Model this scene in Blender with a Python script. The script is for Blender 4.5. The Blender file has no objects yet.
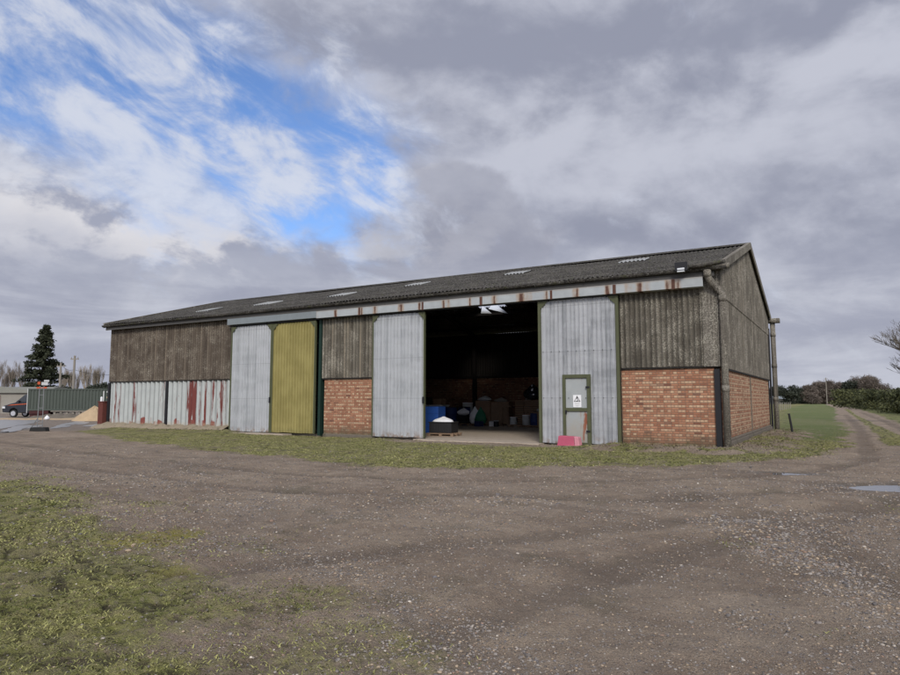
import bpy, math, random
import numpy as np
rnd = random.Random(7)
rs = np.random.RandomState(11)
scene = bpy.context.scene
COL = scene.collection
PI = math.pi
R = (.8595, .511); F = (-.511, .8595)      # heading of the photographer: right and forward on the ground
CAM = (3.45, -22.12, 1.55)
AZ = math.radians(30.73)

# ------------------------------------------------------------------ node helper
class V:
    def __init__(s, nt, k): s.nt, s.k = nt, k
    def _m(s, op, *a, clamp=False):
        n = s.nt.nodes.new('ShaderNodeMath'); n.operation = op; n.use_clamp = clamp
        for i, v in enumerate((s,) + a):
            if isinstance(v, V): s.nt.links.new(v.k, n.inputs[i])
            else: n.inputs[i].default_value = v
        return V(s.nt, n.outputs[0])
    def __add__(s, o): return s._m('ADD', o)
    def __radd__(s, o): return s._m('ADD', o)
    def __sub__(s, o): return s._m('SUBTRACT', o)
    def __rsub__(s, o): return (s * -1) + o
    def __mul__(s, o): return s._m('MULTIPLY', o)
    def __rmul__(s, o): return s._m('MULTIPLY', o)
    def __truediv__(s, o): return s._m('DIVIDE', o)
    def pow(s, o): return s._m('POWER', o)
    def abs(s): return s._m('ABSOLUTE')
    def floor(s): return s._m('FLOOR')
    def fract(s): return s._m('FRACT')
    def mod(s, o): return s._m('FLOORED_MODULO', o)
    def max(s, o): return s._m('MAXIMUM', o)
    def min(s, o): return s._m('MINIMUM', o)
    def sat(s): return s._m('ADD', 0.0, clamp=True)
    def step(s, a, b):
        n = s.nt.nodes.new('ShaderNodeMapRange'); n.interpolation_type = 'SMOOTHSTEP'
        s.nt.links.new(s.k, n.inputs[0]); n.inputs[1].default_value = a; n.inputs[2].default_value = b
        return V(s.nt, n.outputs[0])

class NT:
    def __init__(s, nt): s.nt = nt
    def new(s, t): return s.nt.nodes.new(t)
    def put(s, v, inp):
        if isinstance(v, V): s.nt.links.new(v.k, inp)
        else: inp.default_value = v
    def coord(s, name='Object'):
        n = s.new('ShaderNodeTexCoord'); return V(s.nt, n.outputs[name])
    def xyz(s, v):
        n = s.new('ShaderNodeSeparateXYZ'); s.nt.links.new(v.k, n.inputs[0])
        return [V(s.nt, o) for o in n.outputs]
    def comb(s, x, y, z):
        n = s.new('ShaderNodeCombineXYZ')
        for i, v in enumerate((x, y, z)): s.put(v, n.inputs[i])
        return V(s.nt, n.outputs[0])
    def noise(s, vec, scale, detail=4, rough=.55, dist=0.0, color=False):
        n = s.new('ShaderNodeTexNoise'); s.nt.links.new(vec.k, n.inputs['Vector'])
        n.inputs['Scale'].default_value = scale; n.inputs['Detail'].default_value = detail
        n.inputs['Roughness'].default_value = rough; n.inputs['Distortion'].default_value = dist
        return V(s.nt, n.outputs[1 if color else 0])
    def vor(s, vec, scale, feature='F1', out=0, rnd_=1.0):
        n = s.new('ShaderNodeTexVoronoi'); n.feature = feature
        s.nt.links.new(vec.k, n.inputs['Vector']); n.inputs['Scale'].default_value = scale
        n.inputs['Randomness'].default_value = rnd_
        return V(s.nt, n.outputs[out])
    def white(s, vec):
        n = s.new('ShaderNodeTexWhiteNoise'); n.noise_dimensions = '3D'
        s.nt.links.new(vec.k, n.inputs['Vector']); return V(s.nt, n.outputs[0])
    def mix(s, f, a, b):
        n = s.new('ShaderNodeMix'); n.data_type = 'RGBA'; n.clamp_factor = True
        s.put(f, n.inputs[0])
        for v, i in ((a, 6), (b, 7)):
            if isinstance(v, V): s.nt.links.new(v.k, n.inputs[i])
            else: n.inputs[i].default_value = (*v, 1)
        return V(s.nt, n.outputs[2])
    def mulc(s, c, f):
        n = s.new('ShaderNodeVectorMath'); n.operation = 'SCALE'
        if isinstance(c, V): s.nt.links.new(c.k, n.inputs[0])
        else: n.inputs[0].default_value = c
        s.put(f, n.inputs['Scale']); return V(s.nt, n.outputs[0])
    def addc(s, a, b):
        n = s.new('ShaderNodeVectorMath'); n.operation = 'ADD'
        s.nt.links.new(a.k, n.inputs[0]); s.nt.links.new(b.k, n.inputs[1]); return V(s.nt, n.outputs[0])
    def attr(s, name):
        n = s.new('ShaderNodeAttribute'); n.attribute_name = name; return V(s.nt, n.outputs['Color']), V(s.nt, n.outputs['Fac'])

def material(name, fn):
    m = bpy.data.materials.new(name); m.use_nodes = True
    t = NT(m.node_tree); b = m.node_tree.nodes['Principled BSDF']
    b.inputs['Roughness'].default_value = .8
    b.inputs['Specular IOR Level'].default_value = .3
    fn(t, b); return m
def setc(t, b, c): t.put(c if isinstance(c, V) else (*c, 1), b.inputs['Base Color'])
def bump(t, b, h, strength=.5, dist=.02):
    n = t.new('ShaderNodeBump'); n.inputs['Strength'].default_value = strength; n.inputs['Distance'].default_value = dist
    t.nt.links.new(h.k, n.inputs['Height']); t.nt.links.new(n.outputs[0], b.inputs['Normal'])
def plain(name, c, rough=.7, metal=0, var=.35, scale=6, spec=.3):
    def fn(t, b):
        n = t.noise(t.coord(), scale, 5, .6)
        n2 = t.noise(t.coord(), scale * 9, 3, .6)
        setc(t, b, t.mulc(tuple(c), (1 - var) + (n + n2) * var))
        b.inputs['Roughness'].default_value = rough; b.inputs['Metallic'].default_value = metal
        b.inputs['Specular IOR Level'].default_value = spec
        bump(t, b, n2, .2, .01)
    return material(name, fn)

# ------------------------------------------------------------------ materials
def clad_fn(base, pale, dark, ax=0, tint=(.30, .22, .13), pitch=.172):
    def fn(t, b):
        c = t.coord(); x, y, z = t.xyz(c); u = (x, y)[ax]
        col_id = (u / pitch).floor()
        per = t.white(t.comb(col_id, 3.0, 1.0))
        streak = t.noise(t.comb(u * 7.0, 0.0, z * .35), 1.0, 5, .65)
        blot = t.noise(c, 1.1, 5, .6)
        speck = t.noise(c, 26, 4, .7)
        lich = t.vor(c, 16).step(.30, .12) * t.noise(c, 2.2, 3).step(.5, .66)
        k = t.mix((streak * 1.2 + per * .35 - .35).step(.15, .75), dark, base)
        k = t.mix((speck * blot * 2).step(.42, .8), k, pale)
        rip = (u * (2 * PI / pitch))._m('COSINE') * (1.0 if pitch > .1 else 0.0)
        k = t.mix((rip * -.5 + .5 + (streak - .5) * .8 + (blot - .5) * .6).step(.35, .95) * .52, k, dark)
        k = t.mix(per.step(.80, .97) * streak.step(.35, .6) * (rip + .6).sat() * .5, k, tint)
        k = t.mix(lich * .7, k, (.42, .40, .34))
        setc(t, b, t.mulc(k, .45 + speck * 1.1))
        b.inputs['Roughness'].default_value = .95; b.inputs['Specular IOR Level'].default_value = .1
        bump(t, b, speck, .6, .012)
    return fn
M = {}
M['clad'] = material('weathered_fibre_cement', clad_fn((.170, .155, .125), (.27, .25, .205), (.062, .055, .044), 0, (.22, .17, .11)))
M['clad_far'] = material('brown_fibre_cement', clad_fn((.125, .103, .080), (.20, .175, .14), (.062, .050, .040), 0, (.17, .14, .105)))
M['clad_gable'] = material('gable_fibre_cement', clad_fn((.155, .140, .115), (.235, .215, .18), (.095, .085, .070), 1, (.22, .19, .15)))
def roof_fn(t, b):
    c = t.coord(); x, y, z = t.xyz(c)
    n1 = t.noise(c, .8, 6, .65); n2 = t.noise(c, 9, 5, .7); n3 = t.noise(c, 34, 3, .7)
    k = t.mix(n2.step(.35, .7), (.024, .022, .020), (.092, .086, .076))
    k = t.mix(n1.step(.45, .72) * .55, k, (.115, .106, .092))
    k = t.mix(t.noise(c, 22, 5, .75).step(.56, .66) * .6, k, (.25, .24, .215))
    k = t.mix(t.vor(c, 11).step(.28, .1) * n3.step(.45, .6), k, (.30, .295, .27))
    k = t.mix(t.noise(c, 4.5, 4).step(.56, .7) * .6, k, (.05, .055, .022))
    lap = ((y + .3) / 1.35).fract().step(.0, .05)
    setc(t, b, t.mulc(k, (.5 + n3) * (.8 + lap * .2)))
    b.inputs['Roughness'].default_value = .95; b.inputs['Specular IOR Level'].default_value = .1
    bump(t, b, n3, .8, .02)
M['roof'] = material('mossy_roof_sheet', roof_fn)
M['pipe'] = material('asbestos_pipe', clad_fn((.20, .18, .15), (.32, .30, .25), (.08, .072, .06), 0, (.17, .15, .10), .05))

def brick_fn(ax, warm):
    def fn(t, b):
        c = t.coord(); x, y, z = t.xyz(c); u = (x, y)[ax]
        H = .077
        row = (z / H).floor(); par = row.mod(2.0)
        wd = .225 - par * .1125
        uu = u / wd + par * .25 + t.white(t.comb(row, 5.0, 2.0)) * .12
        cell = uu.floor()
        fu = uu.fract(); fz = (z / H).fract()
        du = (fu * wd).min((1.0 - fu) * wd); dz = (fz * H).min((1.0 - fz) * H)
        wob = t.noise(c, 40, 3) * .006
        mort = (du.min(dz) + wob).step(.014, .006)
        rid = t.white(t.comb(cell, row, 1.0)); rid2 = t.white(t.comb(cell, row, 9.0))
        red = t.mix(rid2, (.250, .112, .066), (.345, .175, .105))
        red = t.mix(rid.step(.80, .97), red, (.135, .062, .045))
        pale = t.mix(rid2, (.46, .32, .205), (.38, .235, .15))
        k = t.mix((par * .60 + rid - 1.02 + warm + t.noise(c, .9, 3) * .18).step(.0, .12), red, pale)
        blot = t.noise(c, 1.3, 4, .6)
        k = t.mulc(k, .42 + blot * .75 + t.noise(c, 50, 3) * .5)
        k = t.mix(mort * .8, k, (.165, .125, .095))
        damp = (z * 1.0 + t.noise(c, 2.2, 4) * 1.1).step(1.25, .45)
        k = t.mix(damp * .72, k, (.085, .075, .05))
        k = t.mix((z * -1.0 + t.noise(c, 3.0, 4) * .6).step(.05, .28) * .6, k, (.07, .075, .035))
        k = t.mix(t.noise(c, 14, 4).step(.66, .76) * .5, k, (.50, .42, .33))
        setc(t, b, k)
        b.inputs['Roughness'].default_value = .9; b.inputs['Specular IOR Level'].default_value = .15
        bump(t, b, (1.0 - mort) * .8 + t.noise(c, 60, 3) * .4 + rid * .15, .9, .012)
    return fn
M['brick'] = material('red_and_buff_brick', brick_fn(0, 0.0))
def inside_shade(t, b):
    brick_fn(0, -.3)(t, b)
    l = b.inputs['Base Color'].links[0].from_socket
    t.put(t.mulc(V(t.nt, l), .55), b.inputs['Base Color'])  # interior shade put into the brick colour by scaling it down
M['brick_sooty'] = material('sooty_inside_brick', inside_shade)
M['brick_gable'] = material('buff_tinted_brick', brick_fn(1, .30))
def galv_fn(base, lo, sheetw, x0, ribp=.155):
    def fn(t, b):
        c = t.coord(); x, y, z = t.xyz(c)
        sid = ((x - x0) / sheetw).floor()
        band = t.noise(t.comb(sid * 7.3, 0.0, z * 1.3), 1.0, 3, .6)
        cloud = t.noise(c, 1.6, 5, .6); fine = t.noise(t.comb(x * 14.0, y, z * 1.2), 1.0, 4, .7)
        k = t.mix((band * .8 + cloud * .35 + fine * .7 + t.white(t.comb((x / .155).floor(), 1.0, 7.0)) * .30 - .62).step(.15, .62), lo, base)
        rust = (z * 1.0 + t.noise(c, 5, 4) * .5).step(.62, .28) * t.noise(c, 4, 4).step(.44, .58)
        k = t.mix(rust * .7, k, (.22, .13, .07))
        k = t.mix(t.noise(t.comb(x * 9.0, 0.0, z * .6), 1.0, 3, .6).step(.66, .74) * .35, k, (.19, .18, .17))
        jn = (((z - .0) / 1.62).fract() - .5).abs().step(.488, .5)
        k = t.mix(jn * .4, k, (.12, .125, .13))
        setc(t, b, k); b.inputs['Metallic'].default_value = .25; b.inputs['Roughness'].default_value = .52
        bump(t, b, cloud * 1.2 + t.noise(t.comb(x * 1.2, y, z * 3.2), 1.0, 3) * 1.5 + fine * .4, .55, .03)
    return fn
M['galv'] = material('galvanised_sheet', galv_fn((.385, .395, .405), (.235, .245, .255), .98, -5.9))
M['galv_pale'] = material('pale_galvanised_sheet', galv_fn((.42, .435, .445), (.31, .325, .335), .86, -21.8))
def olive_fn(t, b):
    c = t.coord(); x, y, z = t.xyz(c)
    n = t.noise(c, 1.5, 5); f = t.noise(t.comb(x * 10.0, 0.0, z * .5), 1.0, 4, .6)
    k = t.mix(n.step(.3, .7), (.228, .196, .070), (.290, .252, .096))
    k = t.mulc(k, .78 + f * .4)
    k = t.mix((z + t.noise(c, 6, 3) * .5).step(.6, .3) * .5, k, (.16, .14, .06))
    k = t.mix(t.noise(c, 9, 5, .7).step(.68, .76) * .6, k, (.52, .49, .33))
    setc(t, b, k); b.inputs['Roughness'].default_value = .6
M['olive'] = material('olive_painted_sheet', olive_fn)
def redwhite_fn(t, b):
    c = t.coord(); x, y, z = t.xyz(c)
    rib = t.white(t.comb((x / .19).floor(), 2.0, 4.0))
    zone = t.noise(t.comb(x * .55, 0.0, 4.0), 1.0, 2)
    st = t.noise(t.comb(x * 8.5, 0.0, z * .38), 1.0, 6, .66)
    pe = ((rib - .5) * .22 + st + (zone - .5) * .5 - (z - 1.3).abs() * .02)
    rb = (x * (2 * PI / .37))._m('COSINE')
    k = t.mulc(t.mix(t.noise(c, 2.2, 4), (.30, .32, .31), (.43, .455, .44)), .8 + st * .35)
    k = t.mix((rb * -1.0 + st).step(.9, 1.5) * .45, k, (.12, .12, .115))
    k = t.mix((pe + (x + 24.4).abs().step(1.3, .3) * .10).step(.62, .66), k, (.13, .032, .026))
    low = (z * -1.0 + t.noise(c, 2.6, 5, .6) * 1.1).step(.02, .10) * t.noise(t.comb(x, 0.0, 0.0), 1.4, 2).step(.5, .56)
    k = t.mix(low, k, (.18, .05, .04))
    k = t.mix((z + t.noise(c, 6, 4) * .5).step(.75, .35) * .75, k, (.35, .27, .17))
    setc(t, b, k); b.inputs['Roughness'].default_value = .7
M['redwhite'] = material('flaking_white_over_red_sheet', redwhite_fn)
def rail_fn(t, b):
    c = t.coord(); x, y, z = t.xyz(c)
    w = t.noise(t.comb(x * .9, 0.0, 0.0), 1.0, 3) * 2.2
    d = (((x + w) / 1.08).fract() - .5).abs()
    d2 = t.noise(t.comb(x * 6.0, 0.0, z * 2.5), 1.0, 5, .65)
    k = t.mix(t.noise(c, 3, 4), (.25, .268, .275), (.40, .425, .43))
    edge = t.noise(c, 7, 4) * .16
    k = t.mix(((d + edge).step(.38, .56)) * .75, k, (.30, .20, .12))
    k = t.mix((d + d2 * .22).step(.52, .60), k, (.085, .038, .025))
    k = t.mix((z + d2 * .06).step(5.40, 5.44) * .6, k, (.25, .22, .19))
    setc(t, b, k); b.inputs['Roughness'].default_value = .7
M['rail'] = material('rust_stained_cover', rail_fn)
M['dull'] = plain('dull_galvanised', (.19, .215, .225), .6, .1, .3, 2.5)
M['fascia'] = plain('grey_fascia', (.070, .068, .065), .8, 0, .35, 3)
M['green'] = plain('khaki_green_paint', (.072, .078, .040), .6, 0, .45, 5)
M['dkgreen'] = plain('dark_green_paint', (.012, .030, .023), .5, 0, .3, 5)
M['black'] = plain('black_painted_steel', (.014, .014, .016), .5, 0, .3, 5)
M['dark'] = plain('dark_gap', (.02, .018, .016), .9)
M['sooty'] = plain('sooty_back_sheet', (.022, .020, .018), .95, 0, .3, 5, .05)  # back wall sheet coloured near black to stand in for the unlit interior
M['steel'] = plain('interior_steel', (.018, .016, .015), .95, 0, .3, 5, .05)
def conc_fn(base, moss):
    def fn(t, b):
        c = t.coord(); n = t.noise(c, 2.4, 6, .65); f = t.noise(c, 30, 4, .7)
        k = t.mulc(tuple(base), .45 + n * .7 + f * .4)
        k = t.mix(n.step(.5, .68) * .8, k, moss)
        setc(t, b, k); b.inputs['Roughness'].default_value = .95; bump(t, b, f + n, .6, .02)
    return fn
M['plinth'] = material('stained_plinth_concrete', conc_fn((.26, .215, .15), (.07, .065, .035)))
M['plinth2'] = material('dark_plinth', conc_fn((.14, .12, .095), (.06, .055, .035)))
M['floor'] = material('dusty_concrete_floor', conc_fn((.37, .31, .245), (.27, .225, .175)))
M['rust'] = plain('rust', (.085, .042, .030), .9, 0, .5, 8)
M['skylight'] = plain('rooflight_sheet', (.27, .275, .265), .5, 0, .3, 3)
def trans_fn(t, b):
    c = t.coord(); n = t.noise(c, 5, 4)
    k = t.mulc((.85, .86, .84), .6 + n * .4); setc(t, b, k)
    tr = t.new('ShaderNodeBsdfTranslucent'); tr.inputs[0].default_value = (.9, .92, .92, 1)
    t.nt.links.new(tr.outputs[0], t.nt.nodes['Material Output'].inputs['Surface'])
M['translucent'] = material('translucent_sheet', trans_fn)
def wicket_fn(t, b):
    c = t.coord(); x, y, z = t.xyz(c)
    n = t.noise(c, 3.5, 5, .65); s = t.noise(t.comb(x * 9.0, 0.0, z * .8), 1.0, 4, .6)
    k = t.mix(n, (.25, .27, .275), (.37, .385, .375))
    k = t.mix((z * -.5 + n + .35).step(.2, .7) * .45, k, (.25, .22, .15))
    k = t.mix((s * .8 + n * .3).step(.56, .64) * (x * -1.0 - 4.05).abs().step(.42, .1), k, (.23, .075, .035))
    setc(t, b, k); b.inputs['Roughness'].default_value = .65
M['wicket'] = material('rusty_white_door_sheet', wicket_fn)
M['white'] = plain('white_plastic', (.72, .72, .72), .45, 0, .12)
M['sack'] = plain('white_sacking', (.72, .73, .75), .8, 0, .2, 9)
M['signblack'] = plain('sign_black', (.02, .02, .02), .5, 0, .1)
M['pink'] = plain('faded_pink_plastic', (.42, .085, .14), .55, 0, .3, 5)
M['palepink'] = plain('bleached_pink_plastic', (.52, .22, .26), .6, 0, .3, 5)
M['wood'] = plain('grey_brown_timber', (.22, .15, .10), .9, 0, .45, 7)
M['crate'] = plain('worn_crate_wood', (.26, .17, .11), .9, 0, .4, 7)
M['blue'] = plain('blue_plastic', (.02, .075, .30), .5)
M['navy'] = plain('navy_plastic', (.02, .035, .12), .5)
M['greenplastic'] = plain('green_plastic', (.02, .15, .08), .5)
M['blackp'] = plain('black_plastic', (.02, .02, .022), .5)
M['greybucket'] = plain('grey_bucket', (.42, .43, .42), .6)
M['glass'] = plain('dark_glass', (.02, .025, .03), .08, 0, .1, 2, .8)
M['lampglass'] = plain('lamp_glass', (.55, .57, .58), .15, 0, .1, 2, .8)
M['rubber'] = plain('rubber', (.02, .02, .02), .9)
M['galvpole'] = plain('galvanised_tube', (.22, .225, .23), .45, .5, .15)
M['orange'] = plain('orange_paint', (.40, .075, .025), .6, 0, .2)
M['containergreen'] = plain('dark_green_container', (.060, .072, .060), .6, 0, .25, 1.5)
M['vandark'] = plain('dark_vehicle_paint', (.014, .016, .022), .25, .1, .1, 2, .6)
M['alloy'] = plain('alloy', (.5, .5, .52), .35, .6, .1)
M['darkred'] = plain('dark_red_paint', (.045, .012, .012), .7)
M['redbrick'] = plain('dull_red_wall', (.11, .034, .026), .9, 0, .4, 6)
M['bark'] = plain('grey_bark', (.10, .085, .068), .95, 0, .4, 5)
M['palebark'] = plain('pale_poplar_twigs', (.24, .205, .165), .95, 0, .3, 5)
M['pole'] = plain('weathered_pole', (.22, .20, .17), .9, 0, .3, 4)
M['shedroof'] = plain('grey_shed_roof', (.19, .19, .165), .9, 0, .3, 1)
M['shedwall'] = plain('grey_shed_wall', (.24, .225, .195), .9, 0, .3, 1)
M['board'] = plain('pinkish_board', (.50, .37, .30), .8)
def leaf_mat(name, a, b_):
    def fn(t, b):
        col, fac = t.attr('tint')
        k = t.mix(fac, a, b_); setc(t, b, t.mulc(k, .75 + t.noise(t.coord(), 1.2, 3) * .5))
        b.inputs['Roughness'].default_value = .7; b.inputs['Specular IOR Level'].default_value = .25
    return material(name, fn)
M['conifer'] = leaf_mat('conifer_needles', (.014, .020, .011), (.060, .066, .036))
M['evergreen'] = leaf_mat('evergreen_leaves', (.018, .023, .017), (.045, .052, .034))
M['gorse'] = leaf_mat('hedge_leaves', (.018, .025, .012), (.090, .094, .036))
M['browntwig'] = leaf_mat('brown_twig_mass', (.075, .062, .052), (.16, .13, .105))
M['grass'] = leaf_mat('short_grass', (.090, .102, .028), (.330, .315, .120))
M['straw'] = leaf_mat('dead_weeds', (.085, .070, .045), (.22, .185, .125))
def stone_fn(t, b):
    col, fac = t.attr('tint'); setc(t, b, t.mulc(col, .65 + t.noise(t.coord(), 40, 3) * .7))
    b.inputs['Roughness'].default_value = .75
M['stone'] = material('mixed_gravel', stone_fn)
def sand_fn(t, b):
    c = t.coord(); setc(t, b, t.mulc((.38, .28, .17), .6 + t.noise(c, 3, 5) * .5 + t.noise(c, 40, 3) * .3)); bump(t, b, t.noise(c, 12, 5), .5, .05)
M['sand'] = material('sand', sand_fn)
def water_fn(t, b):
    setc(t, b, (.09, .085, .075)); b.inputs['Roughness'].default_value = .04
    b.inputs['Specular IOR Level'].default_value = 1.0; b.inputs['IOR'].default_value = 1.6
M['water'] = material('puddle_water', water_fn)
def water2_fn(t, b):
    water_fn(t, b); b.inputs['Roughness'].default_value = .30; setc(t, b, (.20, .185, .16))
M['ruffled'] = material('wind_ruffled_puddle', water2_fn)

# ------------------------------------------------------------------ mesh helper
class MB:
    def __init__(s): s.v, s.f, s.m, s.t = [], [], [], []
    def add(s, vs, fs, mi=0):
        o = len(s.v); s.v += [tuple(p) for p in vs]
        s.f += [tuple(i + o for i in f) for f in fs]; s.m += [mi] * len(fs); return o
    def box(s, a, b, mi=0, rz=0, ctr=None):
        x0, y0, z0 = a; x1, y1, z1 = b
        vs = [(x0, y0, z0), (x1, y0, z0), (x1, y1, z0), (x0, y1, z0), (x0, y0, z1), (x1, y0, z1), (x1, y1, z1), (x0, y1, z1)]
        if rz:
            cx, cy = ctr or ((x0 + x1) / 2, (y0 + y1) / 2); c, n = math.cos(rz), math.sin(rz)
            vs = [(cx + (x - cx) * c - (y - cy) * n, cy + (x - cx) * n + (y - cy) * c, z) for x, y, z in vs]
        s.add(vs, [(3, 2, 1, 0), (4, 5, 6, 7), (0, 1, 5, 4), (1, 2, 6, 5), (2, 3, 7, 6), (3, 0, 4, 7)], mi)
    def tube(s, pts, rad, n=8, mi=0, cap=True):
        pts = [np.array(p, float) for p in pts]
        if not hasattr(rad, '__len__'): rad = [rad] * len(pts)
        base = None; o = len(s.v)
        for i, p in enumerate(pts):
            d = (pts[min(i + 1, len(pts) - 1)] - pts[max(i - 1, 0)]); d = d / (np.linalg.norm(d) + 1e-9)
            if base is None:
                h = np.array((0, 0, 1.)) if abs(d[2]) < .9 else np.array((1., 0, 0))
                base = np.cross(d, h)
            base = base - d * np.dot(base, d); base /= np.linalg.norm(base) + 1e-9
            w = np.cross(d, base)
            for k in range(n):
                a = 2 * PI * k / n; s.v.append(tuple(p + (base * math.cos(a) + w * math.sin(a)) * rad[i]))
        for i in range(len(pts) - 1):
            for k in range(n):
                k2 = (k + 1) % n
                s.f.append((o + i * n + k, o + i * n + k2, o + (i + 1) * n + k2, o + (i + 1) * n + k)); s.m.append(mi)
        if cap:
            s.f.append(tuple(o + k for k in range(n))[::-1]); s.m.append(mi)
            s.f.append(tuple(o + (len(pts) - 1) * n + k for k in range(n))); s.m.append(mi)
    def lathe(s, c, prof, n=16, mi=0, jit=0, r=rnd):
        o = len(s.v)
        for (rr, z) in prof:
            for k in range(n):
                a = 2 * PI * k / n; q = rr * (1 + (r.random() - .5) * jit)
                s.v.append((c[0] + q * math.cos(a), c[1] + q * math.sin(a), c[2] + z))
        for i in range(len(prof) - 1):
            for k in range(n):
                k2 = (k + 1) % n
                s.f.append((o + i * n + k, o + i * n + k2, o + (i + 1) * n + k2, o + (i + 1) * n + k)); s.m.append(mi)
        s.f.append(tuple(o + k for k in range(n))[::-1]); s.m.append(mi)
        s.f.append(tuple(o + (len(prof) - 1) * n + k for k in range(n))); s.m.append(mi)
    def prism(s, poly, a, b, axis='y', mi=0):
        n = len(poly)
        mk = {'y': lambda p, t: (p[0], t, p[1]), 'x': lambda p, t: (t, p[0], p[1]), 'z': lambda p, t: (p[0], p[1], t)}[axis]
        vs = [mk(p, a) for p in poly] + [mk(p, b) for p in poly]
        s.add(vs, [tuple(range(n)), tuple(range(2 * n - 1, n - 1, -1))] + [(i, i + n, (i + 1) % n + n, (i + 1) % n) for i in range(n)], mi)
    def grid(s, nx, nz, fn, mi=0, skip=None):
        o = len(s.v)
        for i in range(nx + 1):
            for j in range(nz + 1): s.v.append(fn(i, j))
        for i in range(nx):
            for j in range(nz):
                if skip and skip(i, j): continue
                a = o + i * (nz + 1) + j
                s.f.append((a, a + nz + 1, a + nz + 2, a + 1)); s.m.append(mi)
    def build(s, name, mats, parent=None, smooth=False, bevel=0):
        me = bpy.data.meshes.new(name); me.from_pydata(s.v, [], s.f)
        if not isinstance(mats, (list, tuple)): mats = [mats]
        for m in mats: me.materials.append(M[m] if isinstance(m, str) else m)
        me.polygons.foreach_set('material_index', s.m)
        if smooth: me.polygons.foreach_set('use_smooth', [True] * len(s.f))
        me.update()
        o = bpy.data.objects.new(name, me); COL.objects.link(o)
        if parent: o.parent = parent
        if bevel:
            b = o.modifiers.new('bevel', 'BEVEL'); b.width = bevel; b.segments = 2; b.limit_method = 'ANGLE'
        return o
def tag(o, label=None, cat=None, group=None, kind=None):
    if label: o['label'] = label
    if cat: o['category'] = cat
    if group: o['group'] = group
    if kind: o['kind'] = kind
    return o
def thing(name, label, cat, loc=(0, 0, 0), rz=0, group=None):
    o = bpy.data.objects.new(name, None); COL.objects.link(o); o.empty_display_size = .3
    o.location = loc; o.rotation_euler = (0, 0, rz); return tag(o, label, cat, group)
def copy_tree(o, parent=None):
    c = o.copy(); COL.objects.link(c); c.parent = parent
    for ch in list(o.children): copy_tree(ch, c)
    return c
def np_mesh(name, v, f, mat, tint=None, parent=None, smooth=False):
    """v (N,3) array, f (M,k) array, tint per vertex (N,) or (N,3)"""
    me = bpy.data.meshes.new(name); k = f.shape[1]
    me.vertices.add(len(v)); me.vertices.foreach_set('co', v.astype(np.float32).ravel())
    me.loops.add(f.size); me.loops.foreach_set('vertex_index', f.astype(np.int32).ravel())
    me.polygons.add(len(f)); me.polygons.foreach_set('loop_start', np.arange(0, f.size, k, dtype=np.int32))
    me.update(calc_edges=True)
    if smooth: me.polygons.foreach_set('use_smooth', np.ones(len(f), bool))
    if tint is not None:
        a = me.color_attributes.new('tint', 'FLOAT_COLOR', 'POINT')
        c = np.ones((len(v), 4), np.float32)
        c[:, :3] = tint if tint.ndim == 2 else tint[:, None]
        a.data.foreach_set('color', c.ravel())
    me.materials.append(M[mat]); me.validate()
    o = bpy.data.objects.new(name, me); COL.objects.link(o)
    if parent: o.parent = parent
    return o

# ------------------------------------------------------------------ numpy noise
_P = rs.rand(256, 256)
def vnoise(x, y):
    xi = np.floor(x).astype(int); yi = np.floor(y).astype(int); fx = x - xi; fy = y - yi
    fx = fx * fx * (3 - 2 * fx); fy = fy * fy * (3 - 2 * fy)
    g = lambda a, b: _P[a % 256, b % 256]
    return (g(xi, yi) * (1 - fx) + g(xi + 1, yi) * fx) * (1 - fy) + (g(xi, yi + 1) * (1 - fx) + g(xi + 1, yi + 1) * fx) * fy
def fbm(x, y, sc=1., o=4, g=.5):
    s = 0; a = 1; t = 0
    for i in range(o):
        s = s + a * vnoise(x * sc + 17.3 * i, y * sc - 9.1 * i); t += a; a *= g; sc *= 2.03
    return s / t
def sstep(x, a, b):
    t = np.clip((x - a) / (b - a), 0, 1); return t * t * (3 - 2 * t)
def polydist(x, y, poly):
    """signed distance, positive inside"""
    d = np.full(x.shape, 1e9); ins = np.zeros(x.shape, bool); n = len(poly)
    for i in range(n):
        ax, ay = poly[i]; bx, by = poly[(i + 1) % n]
        ex, ey = bx - ax, by - ay; L = ex * ex + ey * ey
        t = np.clip(((x - ax) * ex + (y - ay) * ey) / L, 0, 1)
        d = np.minimum(d, np.hypot(x - ax - t * ex, y - ay - t * ey))
        if ay != by:
            c = ((ay > y) != (by > y)) & (x < (bx - ax) * (y - ay) / (by - ay) + ax); ins ^= c
    return np.where(ins, d, -d)
def linedist(x, y, pts):
    d = np.full(x.shape, 1e9)
    for (ax, ay), (bx, by) in zip(pts[:-1], pts[1:]):
        ex, ey = bx - ax, by - ay
        t = np.clip(((x - ax) * ex + (y - ay) * ey) / (ex * ex + ey * ey), 0, 1)
        d = np.minimum(d, np.hypot(x - ax - t * ex, y - ay - t * ey))
    return d

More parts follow.
